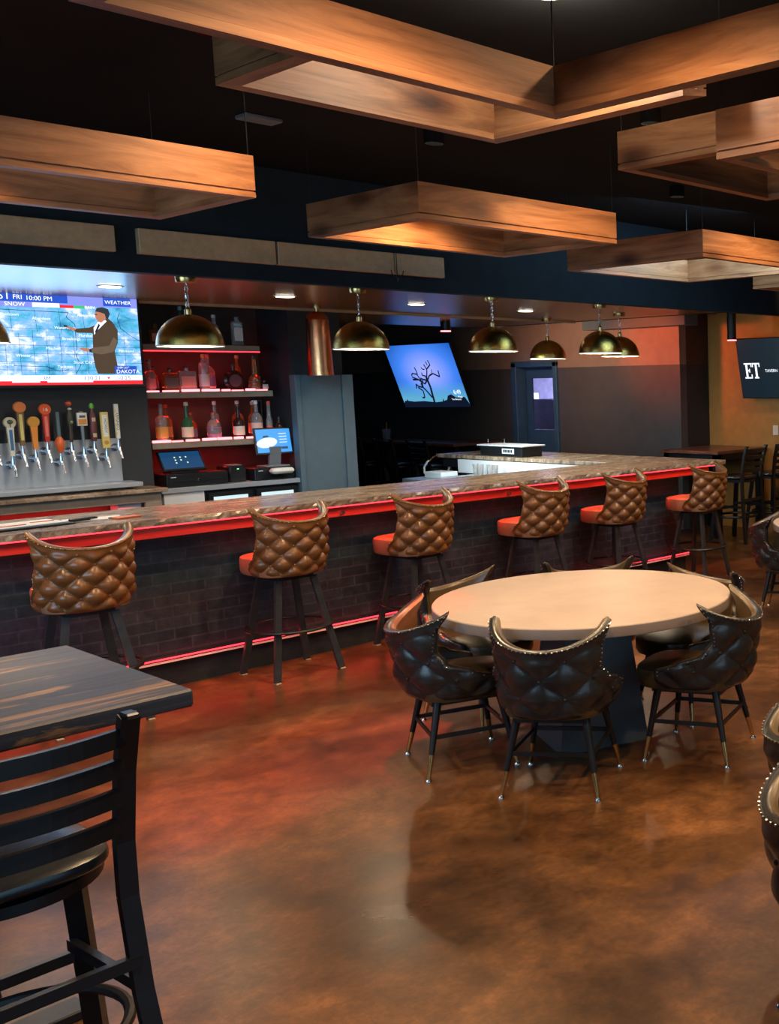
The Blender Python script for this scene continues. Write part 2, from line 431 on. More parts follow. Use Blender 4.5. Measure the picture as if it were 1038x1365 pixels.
# wall behind the taps, alcove with bottle shelves, pillar
slab('wall_taps', (-3.2, 3.80, 9.2, 9.75, 0, CEIL), 'darkwall')
mb = MB(); mb.box(3.80, 5.02, 9.75, 9.87, 0, CEIL); struct('wall_alcove', mb, 'alcove')
mb = MB(); mb.box(5.02, 5.52, 9.2, 9.87, 0, CEIL); struct('wall_pillar', mb, 'darkwall')
mb = MB(); mb.bbox(5.04, 5.50, 9.12, 9.2, 0, 1.98, .006).bbox(5.0, 5.05, 9.10, 9.2, 0, 1.98, .004).bbox(5.45, 5.56, 9.10, 9.4, 0, 1.98, .004)
struct('trim_pillar', mb, 'pillar')
slab('wall_west', (-3.2, -3.05, -3, 9.2, 0, CEIL), 'darkwall')
# room behind the door
mb = MB(); mb.box(10.12, 12.8, 15.5, 15.6, 0, 2.6).box(10.71, 12.8, 10.3, 10.4, 0, 2.6).box(12.7, 12.8, 10.4, 15.5, 0, 2.6).box(10.12, 12.8, 10.3, 15.6, 2.6, 2.7)
struct('wall_office', mb, 'white')
# bar soffit: glossy wood underside, black bulkhead, tan boards
mb = MB(); mb.box(-3, 8.4, 7.05, 9.2, 2.57, 2.62).box(5.56, 8.4, 9.2, 10.9, 2.57, 2.62)
struct('ceiling_soffit', mb, 'soffit')
mb = MB(); mb.box(-3, 10.55, 6.95, 7.05, 2.57, CEIL).box(8.4, 8.5, 7.05, 10.9, 2.57, CEIL).box(5.56, 8.5, 10.9, 11, 2.57, CEIL)
struct('ceiling_bulkhead', mb, 'bulkhead')
mb = MB(); mb.box(-3, 8.4, 9.15, 9.195, 2.55, 2.62); struct('trim_1', mb, 'tan')
mb = MB(); mb.box(9.75, 9.99, 8.7, 10.5, 2.56, 2.7); struct('ceiling_beam', mb, 'pillar')
for i, (a, b_) in enumerate(((-.2, 2.75), (2.88, 3.72), (3.735, 4.60), (4.61, 5.03))):
    mb = MB(); mb.bbox(a, b_, 6.90, 6.95, 2.675, 2.825, .004); struct('trim_%d' % (i + 2), mb, 'tan')
mb = MB(); mb.tube([(4.605, 6.88, 2.82), (4.605, 6.88, 2.69), (4.60, 6.87, 2.66), (4.605, 6.87, 2.62)], .004, 6)
mb.tube([(4.605 + .05 * math.cos(t), 6.875, 2.70 + .05 * math.sin(t)) for t in [PI + PI * i / 10 for i in range(11)]], .004, 6).ball((4.605, 6.87, 2.65), .012)
tag(mb.build('cable_hook', 'black_metal', None, True), 'small wire cable hook hanging at the seam of the tan boards over the bar', 'hook')

# door leaf with a lit pane
t = tag(thing('door_1', None, None, (10.0, 11.76, 0)), kind='structure')
mb = MB()
for a in ((9.96, 10.14, 11.28, 11.36, 0, 2.17), (9.96, 10.14, 12.14, 12.24, 0, 2.17), (9.96, 10.14, 11.28, 12.24, 2.11, 2.19)): mb.bbox(*a, .004)
mb.build('door_frame', 'bluepaint', t, world=True)
mb = MB()
X0, X1 = 10.15, 10.19
for a in ((X0, X1, 11.30, 11.51, 0, 2.11), (X0, X1, 12.03, 12.22, 0, 2.11), (X0, X1, 11.51, 12.03, 0, 1.22), (X0, X1, 11.51, 12.03, 1.95, 2.11)): mb.box(*a)
mb.build('door_leaf', 'bluepaint', t, world=True)
mb = MB(); mb.box(X0 + .02, X0 + .026, 11.51, 12.03, 1.22, 1.95); mb.build('glass_pane', 'g_pane', t, world=True)
mb = MB(); mb.cyl((X0 - .05, 11.38, 1.05), (X0, 11.38, 1.05), .012).cyl((X0 - .05, 11.38, 1.05), (X0 - .05, 11.5, 1.05), .01); mb.build('door_handle', 'nickel', t, world=True)
# things in the room behind the door
mb = MB(); mb.bbox(11.7, 12.4, 13.35, 13.98, 0, 1.62, .01); tag(mb.build('storage_cabinet', 'blackplastic'), 'tall black cabinet seen through the glass of the far door', 'cabinet')
t = thing('office_monitor', 'bright screen glowing behind the glass of the far door', 'monitor', (12.0, 14.3, 1.0))
MB().box(12.0, 12.03, 14.08, 14.5, 1.3, 1.72).build('screen', 'e_white', t, world=True)
MB().box(12.01, 12.06, 14.24, 14.34, 1.0, 1.32).build('stand', 'blackplastic', t, world=True)
t = thing('office_desk', 'pale desk standing behind the far glazed door', 'desk', (12.1, 14.5, 0))
MB().bbox(11.7, 12.5, 14.0, 15.2, .96, 1.0, .004).build('desk_top', 'white', t, world=True)
for x, y in ((11.75, 14.05), (12.45, 14.05), (11.75, 15.15), (12.45, 15.15)):
    MB().cyl((x, y, 0), (x, y, .96), .02).build('leg', 'grey_metal', t, world=True)

# ------------------------------------------------------------------ the bar
t = thing('bar_counter', 'long L shaped bar with dark brick front and mottled granite top', 'bar counter', (3.6, 7.1, 0))
mb = MB(); mb.box(-2.9, 7.72, 7.02, 7.14, 0.0, 1.05).box(7.62, 7.72, 7.14, 10.3, 0, 1.05); mb.build('brick_front', 'brick', t, world=True)
mb = MB(); mb.bbox(-2.9, 7.78, 6.94, 7.02, .165, .195, .004).box(-2.9, 7.76, 6.985, 7.02, 0, .165)
mb.build('foot_ledge', 'grey_metal', t, world=True)
mb = MB(); mb.box(-2.9, 7.76, 6.932, 6.94, .190, .198); mb.build('ledge_light_strip', 'e_red', t, world=True)
mb = MB(); mb.box(-2.9, 7.76, 6.934, 6.94, .168, .180); mb.build('ledge_nosing', 'paper', t, world=True)
mb = MB(); mb.bbox(-2.9, 8.0, 6.86, 6.90, .965, 1.05, .004).bbox(-2.9, 8.0, 6.90, 7.02, .99, 1.05, .004)
mb.build('apron_board', 'bar_apron', t, world=True)
mb = MB(); mb.box(-2.9, 8.05, 6.812, 6.822, 1.040, 1.0495); mb.build('apron_light_strip', 'e_red', t, world=True)
mb = MB(); rnd = random.Random(3)
# chiselled granite edge
def gran_edge(x0, x1, yb, yf):
    n = int((x1 - x0) / .03); vs = []; fs = []
    for i in range(n + 1):
        x = x0 + (x1 - x0) * i / n
        j1, j2, j3 = rnd.uniform(0, .010), rnd.uniform(-.004, .010), rnd.uniform(0, .008)
        vs += [(x, yb, 1.05), (x, yf + j1, 1.05), (x, yf + j2, 1.071), (x, yf + j3 + .004, 1.09), (x, yb, 1.09)]
    for i in range(n):
        for k in range(5):
            q = (k + 1) % 5; fs.append((i * 5 + k, i * 5 + q, i * 5 + 5 + q, i * 5 + 5 + k))
    fs += [tuple(range(5)), tuple(n * 5 + k for k in reversed(range(5)))]
    mb.add(vs, fs)
gran_edge(-2.9, 8.17, 7.58, 6.78)
mb.bbox(7.35, 8.17, 7.5801, 10.42, 1.05, 1.09, .005)
mb.build('granite_top', 'granite', t, world=True)
mb = MB(); mb.box(-2.9, 7.35, 7.14, 7.2, 0, 1.05).box(7.36, 7.62, 7.2, 10.3, .95, 1.05); mb.build('inner_panel', 'blackplastic', t, world=True)
# small clamp hooks under the edge
for x in (4.04, 5.5):
    MB().cyl((x, 6.83, .995), (x, 6.86, .995), .012, n=10).build('bag_hook', 'nickel', t, world=True)
# brass bumper + coiled rail at the far end of the bar
t = thing('service_rail', 'curved metal service rail with copper sleeve at the far end of the bar', 'rail', (7.35, 10.4, 1.0))
pts = [(7.35 + .607 * a * .0085, 10.4 - .794 * a * .0085, 1.085 - b_ * .0085) for a, b_ in ((0, 1), (-5, 3), (-10, 8))]
MB().tube(pts, .022, 10).build('copper_sleeve', 'copper', t, True, True)
pts = [(7.35 + .607 * a * .0085, 10.4 - .794 * a * .0085, 1.09 - b_ * .0085) for a, b_ in ((-9, 7), (-14, 11), (-18, 18), (-18, 26), (-14, 32), (-7, 36), (1, 36), (8, 32), (13, 25), (17, 17), (20, 9), (21, 6))]
MB().tube(pts, .012, 8).build('rail_loop', 'white', t, True, True)
# equipment behind the bar's east leg
t = thing('ice_well', 'stainless ice well and bottle rail lit white behind the bar', 'bar sink', (7.1, 8.7, 0))
MB().box(6.75, 7.34, 8.15, 9.6, .82, .90).build('steel_deck', 'steel', t, world=True)
MB().box(7.30, 7.345, 8.0, 9.95, .90, 1.045).build('backsplash', 'white', t, world=True)
MB().box(6.75, 6.79, 8.15, 9.6, .60, .82).box(6.8, 7.33, 8.2, 9.55, .0, .06).build('apron', 'steel', t, world=True)
for x, y in ((6.8, 8.2), (7.3, 8.2), (6.8, 9.55), (7.3, 9.55)): MB().cyl((x, y, 0), (x, y, .82), .018).build('leg', 'steel', t, world=True)
t = thing('glass_washer', 'stainless undercounter glass washer behind the bar beside the ice well', 'glass washer', (7.05, 9.95, 0))
MB().bbox(6.78, 7.28, 9.65, 10.25, .0, .86, .006).build('body', 'steel', t, world=True)
MB().bbox(6.76, 6.78, 9.7, 10.2, .2, .80, .004).build('door', 'chrome', t, world=True)
mb = MB()
cupm = []
for i in range(4):
    o = MB().lathe([(.028, 0), (.035, .12), (.031, .12), (.025, .01)], n=14).build('bar_glass' if i == 0 else 'bar_glass.%03d' % i, 'g_clear', None, True)
    o.location = (7.2 - .03 * (i % 2), 9.5 - .12 * i, .90)
    tag(o, ('leftmost', 'second from left', 'third from left', 'rightmost')[i] + ' clear bar glass on the lit steel deck behind the bar', 'glass', 'bar glasses on the steel deck')
o = MB().bbox(0, .22, 0, .30, 0, .07, .006).build('white_bin', 'white'); o.location = (6.95, 9.78, .86); tag(o, 'white plastic bin on the glass washer behind the bar', 'bin')
# printer on the east leg
t = thing('receipt_printer', 'black boxy device with white label on the far leg of the bar', 'printer', (7.55, 9.35, 1.09))
MB().bbox(7.42, 7.70, 8.99, 9.70, 1.09, 1.20, .006).build('body', 'blackplastic', t, world=True)
MB().bbox(7.40, 7.72, 8.96, 9.73, 1.20, 1.215, .003).build('lid', 'white', t, world=True)
T = frame_T((7.418, 9.22, 1.15), (0, -1, 0), (0, 0, 1))
mb = MB(); mb.box(-.10, .10, -.028, .028, 0, .001, T); mb.build('label_plate', 'white', t, world=True)
mb = MB()
for i in range(6): mb.box(-.08 + i * .026, -.06 + i * .026, -.016, .016, .001, .0016, T)
mb.build('label_marks', 'blackplastic', t, world=True)
MB().cyl((7.5, 9.66, 1.215), (7.5, 9.66, 1.27), .004).cyl((7.6, 9.5, 1.215), (7.6, 9.5, 1.27), .004).build('pin', 'chrome', t, world=True)
# things on the bar, left
t = thing('menu_folder', 'black folder with loose menus lying on the left of the bar', 'menu', (2.3, 7.1, 1.09), R(8))
MB().bbox(-.42, .12, -.13, .16, 0, .012, .003).build('cover', 'blackplastic', t)
MB().bbox(-.40, .10, -.10, .15, .012, .018, .001).build('paper_sheet', 'paper', t)
MB().bbox(-.30, -.10, -.04, -.02, .018, .022, .001).bbox(-.05, .08, .02, .03, .018, .022, .001).build('elastic_band', 'orange', t)
o = MB().prism([(0, 0), (.30, -.05), (.34, .12), (.04, .17)], .003).build('menu_sheet', 'paper'); o.location = (2.42, 7.1, 1.09); tag(o, 'white menu sheet on the bar between the black folder and the orange pad', 'menu')
t = thing('bottle_opener', 'black bar opener lying on the white menu sheet', 'opener', (2.52, 7.08, 1.094), R(20))
MB().cyl((-.1, 0, .012), (.03, 0, .012), .011).build('handle', 'blackplastic', t, True)
MB().tube([(.05 + .022 * math.cos(a), .022 * math.sin(a), .012) for a in [2 * PI * i / 14 for i in range(14)]], .006, 6, True).build('ring', 'blackplastic', t, True)
t = thing('order_pad', 'orange order pad on the bar with a black pen', 'notepad', (2.73, 7.03, 1.09), R(10))
MB().bbox(-.07, .07, -.04, .04, 0, .012, .002).build('pad', 'orange', t)
MB().cyl((-.08, .05, .006), (.06, .055, .006), .005).build('pen', 'blackplastic', t)

# ------------------------------------------------------------------ tufted wing seats
def lerp_tab(tab, x):
    for (a, p), (b_, q) in zip(tab, tab[1:]):
        if x <= b_:
            t = (x - a) / (b_ - a) if b_ > a else 0; t = t * t * (3 - 2 * t); return p + (q - p) * t
    return tab[-1][1]
def shell(zb, zdip, ztip, Rr, wtab, tuft, lean=.06, thick=.024, pitchs=.078, pitchz=.07, amp=.016, outer='', inner=''):
    """curved back: returns (surface builder, rim points outside)"""
    NU, NV = 84, 46
    def path(s):
        a = abs(s); sg = 1 if s >= 0 else -1; q = Rr * PI / 2 * .94
        if a < q:
            t = a / q * PI / 2; x, y = Rr * math.sin(t) ** .92, -Rr * math.cos(t) ** 1.0
            x = Rr * math.sin(t); nx, ny = math.sin(t), -math.cos(t)
        else: x, y, nx, ny = Rr, (a - q), 1, 0
        return sg * x, y, sg * nx, ny
    def P(u, v, off):
        w = lerp_tab(wtab, v); s = u * w
        zt = zdip + (ztip - zdip) * abs(u) ** 2.1
        z = zb + v * (zt - zb)
        x, y, nx, ny = path(s)
        k = .80 + .20 * min(1, (v / .30)) ** .6 if v < .30 else 1.0
        x *= k; y *= k
        fl = max(0, v - .3) / .7
        y -= lean * fl ** 1.3 * (1 - .5 * abs(u)) ; x *= 1 + .05 * fl
        d = off
        if off > 0 and tuft:
            a = s / pitchs; b_ = (z - zb - .02) / pitchz
            p = abs(math.sin(PI * (a + b_) / 1.0 * .5)) * abs(math.sin(PI * (a - b_) * .5))
            em = min(1, (1 - abs(u)) / .10) * min(1, max(0, (.90 - v)) / .08) * min(1, v / .1)
            d += amp * (p ** .62 - .5) * em
        e = max(abs(u) - .965, 0) / .035; e2 = max(v - .965, 0) / .035; e3 = max(.02 - v, 0) / .02
        r = math.sqrt(max(0, 1 - min(1, max(e, e2, e3)) ** 2))
        d = d * (.25 + .75 * r)
        return (x + nx * d, y + ny * d, z + (0.006 * r if e2 == 0 and v > .9 else 0))
    mb = MB(); vs = []; fs = []
    us = [-1 + 2 * i / NU for i in range(NU + 1)]; vv = [j / NV for j in range(NV + 1)]
    us = [math.copysign(1 - (1 - abs(u)) ** 1.15, u) for u in us]; vv = [1 - (1 - v) ** 1.1 for v in vv]
    for off in (thick, -thick):
        for v in vv:
            for u in us: vs.append(P(u, v, off))
    n = NU + 1; K = n * (NV + 1)
    for j in range(NV):
        for i in range(NU):
            a = j * n + i; fs.append((a, a + 1, a + n + 1, a + n)); fs.append((K + a, K + a + n, K + a + n + 1, K + a + 1))
    for i in range(NU):
        fs.append((i, K + i, K + i + 1, i + 1)); a = NV * n + i; fs.append((a, a + 1, K + a + 1, K + a))
    for j in range(NV):
        a = j * n; fs.append((a, a + n, K + a + n, K + a)); a = j * n + NU; fs.append((a, K + a, K + a + n, a + n))
    mb.mats = [outer, inner]; mb.add(vs, fs)
    co = [sum((Vector(vs[i]) for i in f), Vector()) / len(f) for f in fs]
    mb.mi = [1 if (min(f) >= K) else 0 for f in fs]
    studs = MB()
    ed = [P(-1 + 2 * i / 34, .955, thick + .001) for i in range(1, 34)]
    for sg in (-1, 1):
        ed += [P(sg * .955, j / 22, thick + .001) for j in range(4, 22)]
    for p in ed: studs.ball(p, .0046, 6)
    btn = MB()
    b0 = int((zdip - zb) / pitchz) + 1
    wm = .6
    for k in range(0, b0 + 1):
        for a in range(-7, 8):
            if (a + k) % 2: continue
            z = zb + .02 + k * pitchz; s = a * pitchs
            for it in range(1):
                v = (z - zb) / (zdip + .02 - zb)
                if not .12 < v < .88: continue
                w = lerp_tab(wtab, v)
                if abs(s) > w * .86: continue
                u = s / w; v = (z - zb) / (zdip + (ztip - zdip) * abs(u) ** 2.1 - zb)
                btn.ball(P(u, v, thick), .009, 8)
    def inner(u, v): return P(u, v, -thick)
    mb.button = btn; mb.studs = studs
    return mb
def cushion(hw, hf, hb, z0, z1, dome=.02, n=40, bev=.025):
    """seat pad, superellipse outline"""
    prof = [(.90, z0), (.97, z0 + .006), (1.0, z0 + bev), (1.0, z1 - bev), (.985, z1 - bev * .35), (.93, z1), (.6, z1 + dome * .7), (.25, z1 + dome), (.001, z1 + dome)]
    vs = []; fs = []
    for k, z in prof:
        for i in range(n):
            a = 2 * PI * i / n; c, s = math.cos(a), math.sin(a); e = .62
            x = hw * math.copysign(abs(c) ** e, c) * k; y = (hf if s > 0 else hb) * math.copysign(abs(s) ** e, s) * k
            vs.append((x, y, z))
    for j in range(len(prof) - 1):
        for i in range(n):
            q = (i + 1) % n; fs.append((j * n + i, j * n + q, j * n + n + q, j * n + n + i))
    fs.append(tuple(reversed(range(n)))); L = (len(prof) - 1) * n; fs.append(tuple(L + i for i in range(n)))
    return MB().add(vs, fs)
CH_W = [(0, .50), (.12, .55), (.22, .54), (.32, .41), (.43, .295), (.56, .255), (.76, .265), (1.0, .325)]
def make_chair():
    t = thing('wingback_chair', '', 'chair')
    s = shell(.375, .715, .82, .258, CH_W, True, lean=.04, amp=.022, thick=.026, pitchs=.10, pitchz=.088, outer='black_leather', inner='inner_leather')
    s.build('backrest', None, t, 'all')
    s.studs.build('nailhead_trim', 'nickel', t, True); s.button.build('tufting_buttons', 'black_leather', t, True)
    cushion(.232, .31, .21, .365, .465, .03).build('seat', 'seat_leather', t, True)
    MB().box(-.17, .17, -.16, .20, .345, .366).build('seat_frame', 'black_wood', t)
    for sx_ in (-1, 1):
        for yy, yf in ((-.13, -.205), (.17, .225)):
            a = Vector((sx_ * .16, yy, .36)); b_ = Vector((sx_ * .225, yf, .012)); mid = a.lerp(b_, .68)
            leg = MB().cyl(mid, a, .0135, .0195, 14).build('leg', 'black_metal', t, True)
            f = MB().cyl(b_, mid, .0095, .0137, 14).build('ferrule', 'brass', leg, True); f['label'] = 'brass sleeve on the foot of the leg'
            MB().lathe([(.017, 0), (.017, .006), (.010, .016)], (b_.x, b_.y, 0), 12).build('glide', 'nickel', leg, True)
    z = .20; q = (.36 - z) / .348
    def leg_at(sx_, front):
        yy, yf = ((.17, .225) if front else (-.13, -.205)); a = Vector((sx_ * .16, yy, .36)); b_ = Vector((sx_ * .225, yf, .012)); return a.lerp(b_, q)
    c = [leg_at(-1, 0), leg_at(1, 0), leg_at(1, 1), leg_at(-1, 1)]
    for i in range(4): MB().bar(c[i], c[(i + 1) % 4], .010, .020).build('stretcher', 'black_metal', t)
    return t
CHAIRS = [
    ((3.13, 4.37), -22, 'black tufted wingback chair at the left of the round table, back to the bar stools', 0),
    ((3.22, 3.71), 32, 'black tufted wingback chair nearest the camera at the round table, seen from behind', 0),
    ((3.95, 3.47), 112, 'black tufted wingback chair at the right of the round table, seen from its side', 0),
    ((3.66, 4.90), -80, 'black wingback chair behind the left edge of the round table, only its horned back showing', 0),
    ((4.31, 4.63), 238, 'black wingback chair hidden behind the middle of the round table, just its rim showing', 0),
    ((4.43, 3.96), 176, 'black wingback chair behind the right edge of the round table, seat seen under the top', 0),
    ((6.82, 5.02), -62, 'black wingback chair at the second round table near the right edge', 1),
    ((2.93, 1.88), -40, 'black wingback chair at the right edge of the photo, farther of the two cropped ones', 2),
    ((2.42, 1.50), -34, 'black wingback chair cut by the right edge of the photo, nearest of all', 2)]
GR = ['wingback chairs around the round table', 'wingback chairs at the second round table', 'wingback chairs at the right edge']
chair0 = make_chair()
for i, (p, a, lab, g) in enumerate(CHAIRS):
    place(chair0, i > 0, (*p, 0), R(a - 90), lab, GR[g])

ST_W = [(0, .37), (.10, .39), (.18, .36), (.30, .30), (.46, .275), (.65, .262), (.82, .275), (1.0, .315)]
def make_stool():
    t = thing('bar_stool', '', 'bar stool')
    s = shell(.665, 1.03, 1.125, .232, ST_W, True, lean=.035, amp=.034, pitchs=.066, pitchz=.062, outer='brown_leather', inner='inner_leather')
    s.build('backrest', None, t, 'all')
    s.studs.build('nailhead_trim', 'brass', t, True); s.button.build('tufting_buttons', 'brown_leather', t, True)
    cushion(.218, .30, .19, .665, .785, .015).build('seat', 'stool_seat', t, True)
    MB().box(-.12, .12, -.12, .12, .635, .665).build('swivel_plate', 'black_metal', t)
    for sx_ in (-1, 1):
        for sy_ in (-1, 1):
            leg = MB().bar((sx_ * .225, sy_ * .205, .006), (sx_ * .12, sy_ * .11, .64), .022, .042, up=(1, 0, 0)).build('leg', 'grey_metal', t)
            MB().bbox(sx_ * .225 - .017, sx_ * .225 + .017, sy_ * .205 - .025, sy_ * .205 + .025, 0, .008, .002).build('foot_pad', 'tan', leg)
    MB().tube([(.262 * math.cos(a), .262 * math.sin(a), .315) for a in [2 * PI * i / 40 for i in range(40)]], .014, 8, True, .8).build('foot_ring', 'black_metal', t, True)
    return t
stool0 = make_stool()
STOOLS = [(2.30, 6.60, -4, 'brown tufted leather bar stool behind the weathered table, leftmost at the bar'),
          (3.52, 6.68, 2, 'brown tufted leather bar stool standing alone left of centre at the bar'),
          (4.50, 6.68, 8, 'brown tufted leather bar stool directly behind the left side of the round table'),
          (5.60, 6.66, 8, 'brown tufted leather bar stool behind the middle of the round table'),
          (6.50, 6.66, 8, 'brown tufted leather bar stool second from the right end of the bar'),
          (7.55, 6.62, 10, 'brown tufted leather bar stool at the right corner of the bar')]
for i, (x, y, a, lab) in enumerate(STOOLS): place(stool0, i > 0, (x, y, 0), R(a), lab, 'brown bar stools along the bar')

# ------------------------------------------------------------------ round tables
def round_table(cx, cy_, label, rz):
    t = thing('round_table', label, 'table', (cx, cy_, 0), rz)
    MB().lathe([(.755, 0), (.768, .004), (.77, .010), (.77, .052), (.768, .054)], (0, 0, .703), 96).build('tabletop_edge', 'concrete_edge', t, 'x')
    MB().lathe([(.768, 0), (.766, .003)], (0, 0, .757), 96).build('tabletop', 'concrete_top', t, True)
    vs = [(-.24, -.24, 0), (.24, -.24, 0), (.24, .24, 0), (-.24, .24, 0), (-.165, -.165, .703), (.165, -.165, .703), (.165, .165, .703), (-.165, .165, .703)]
    MB().add(vs, [(3, 2, 1, 0), (4, 5, 6, 7), (0, 1, 5, 4), (1, 2, 6, 5), (2, 3, 7, 6), (3, 0, 4, 7)]).build('pedestal', 'pedestal', t)
round_table(3.775, 4.12, 'large round sand-coloured table on a tapered slate pedestal, in the middle of the room', R(-22))
round_table(7.10, 4.42, 'second round table cut off at the right edge behind the black chairs', R(10))

# ------------------------------------------------------------------ near hi-top table and ladder back chairs
t = thing('hightop_table', 'square hi-top table with weathered plank top at the lower left', 'table', (.86, 3.42, 0))
MB().bbox(.34, 1.29, 2.99, 3.86, 1.0, 1.05, .006).build('plank_top', 'planks', t, world=True)
MB().box(.48, 1.16, 3.12, 3.72, .965, 1.0).build('apron', 'black_wood', t, world=True)
MB().box(.76, .86, 3.45, 3.55, .03, .965).build('column', 'black_metal', t, world=True)
MB().bbox(.5, 1.12, 3.45, 3.55, 0, .03, .004).bbox(.76, .86, 3.2, 3.8, .0, .032, .004).build('base_foot', 'black_metal', t, world=True)
def make_ladder():
    t = thing('ladderback_barstool', '', 'bar stool')
    # local: faces +y, seat z .75
    cushion(.205, .205, .205, .735, .775, .012, bev=.015).build('seat', 'black_leather', t, True)
    MB().lathe([(.19, .70), (.21, .705), (.21, .733), (.19, .735)], n=36).build('seat_frame', 'black_wood', t, True)
    for s_ in (-1, 1):
        pts = [(s_ * .235, -.265, .0), (s_ * .205, -.215, .42), (s_ * .196, -.20, .66), (s_ * .196, -.205, .80), (s_ * .20, -.235, .98), (s_ * .205, -.275, 1.12)]
        mb = MB()
        for a, b_ in zip(pts, pts[1:]): mb.bar(a, b_, .026, .042, up=(1, 0, 0))
        mb.bbox(s_ * .205 - .016, s_ * .205 + .016, -.30, -.255, 1.115, 1.128, .004).build('back_post', 'black_wood', t)
        MB().bar((s_ * .25, .225, 0), (s_ * .19, .14, .71), .045, .045).build('leg', 'black_wood', t)
    for k in range(4):
        z0 = .845 + .075 * k; mb = MB(); n = 12; h = .043
        yb = -.21 - .25 * max(0, z0 - .82) * .85
        vs = []; fs = []
        for i in range(n + 1):
            q = -1 + 2 * i / n; x = .195 * q; y = yb - .035 * (1 - q * q)
            vs += [(x, y - .008, z0 - h / 2), (x, y + .008, z0 - h / 2), (x, y + .008, z0 + h / 2), (x, y - .008, z0 + h / 2)]
        for i in range(n):
            for e in range(4): f = (e + 1) % 4; fs.append((i * 4 + e, i * 4 + f, i * 4 + 4 + f, i * 4 + 4 + e))
        fs += [(0, 1, 2, 3), tuple(n * 4 + e for e in (3, 2, 1, 0))]
        mb.add(vs, fs).build('back_slat', 'black_wood', t)
    MB().tube([(.24 * math.cos(a), .01 + .23 * math.sin(a), .30) for a in [2 * PI * i / 36 for i in range(36)]], .014, 8, True).build('foot_ring', 'black_metal', t, True)
    for s_ in (-1, 1): MB().bar((s_ * .21, -.22, .42), (s_ * .185, .17, .42), .02, .03).build('stretcher', 'black_wood', t)
    MB().bar((-.19, .18, .38), (.19, .18, .38), .02, .03).build('stretcher', 'black_wood', t)
    MB().bar((-.205, -.22, .5), (.205, -.22, .5), .02, .03).build('stretcher', 'black_wood', t)
    return t
lad0 = make_ladder()
LADD = [(.785, 2.91, 0, 0, 'black ladder-back bar stool in the lower left corner, near side of the weathered table', 'ladder-back stools at the weathered table'),
        (.72, 4.02, 0, 178, 'black ladder-back bar stool on the far side of the weathered table', 'ladder-back stools at the weathered table'),
        (9.66, 7.85, 0, 5, 'black ladder-back stool at the dark hi-top by the ochre wall, nearer the bar', 'ladder-back stools at the dark hi-top'),
        (10.24, 7.78, 0, -4, 'black ladder-back stool at the dark hi-top, nearer the ochre wall', 'ladder-back stools at the dark hi-top'),
        (8.95, 12.75, 0, -90, 'dark ladder-back stool at the far hi-top, rightmost of the row of four', 'ladder-back stools at the far hi-top'),
        (8.95, 13.55, 0, -90, 'dark ladder-back stool at the far hi-top, second from the right', 'ladder-back stools at the far hi-top'),
        (8.95, 14.35, 0, -90, 'dark ladder-back stool at the far hi-top, below the straw cup', 'ladder-back stools at the far hi-top'),
        (8.95, 15.15, 0, -90, 'dark ladder-back stool at the far hi-top, leftmost beside the slate pillar', 'ladder-back stools at the far hi-top')]
for i, (x, y, z, a, lab, g) in enumerate(LADD): place(lad0, i > 0, (x, y, z), R(a), lab, g)
t = thing('hightop_table', 'dark hi-top table against the ochre wall beyond the bar corner', 'table', (10, 8.55, 0))
MB().bbox(9.56, 10.53, 8.06, 9.0, 1.01, 1.05, .005).build('tabletop', 'bar_apron', t, world=True)
for x, y in ((9.64, 8.14), (9.64, 8.92), (10.46, 8.14), (10.46, 8.92)): MB().box(x - .04, x + .04, y - .04, y + .04, 0, 1.01).build('leg', 'black_wood', t, world=True)
MB().box(9.6, 10.5, 8.1, 8.96, .94, 1.01).build('apron', 'black_wood', t, world=True)
t = thing('hightop_table', 'long dark hi-top table along the far wall under the tree screen', 'table', (9.5, 14.1, 0))
MB().bbox(9.12, 9.95, 12.5, 16.2, 1.01, 1.05, .005).build('tabletop', 'bar_apron', t, world=True)
for y in (12.65, 14.3, 16.05):
    for x in (9.25, 9.85): MB().box(x - .04, x + .04, y - .04, y + .04, 0, 1.01).build('leg', 'black_wood', t, world=True)
t = thing('drink_cup', 'clear plastic cup with a red straw on the far hi-top', 'cup', (9.35, 14.48, 1.05))
MB().lathe([(.05, 0), (.07, .17), (.066, .17), (.047, .01)], n=20).build('cup_body', 'g_clear', t, True)
MB().cyl((0, 0, .02), (.02, .01, .27), .007).build('straw', 'orange', t)

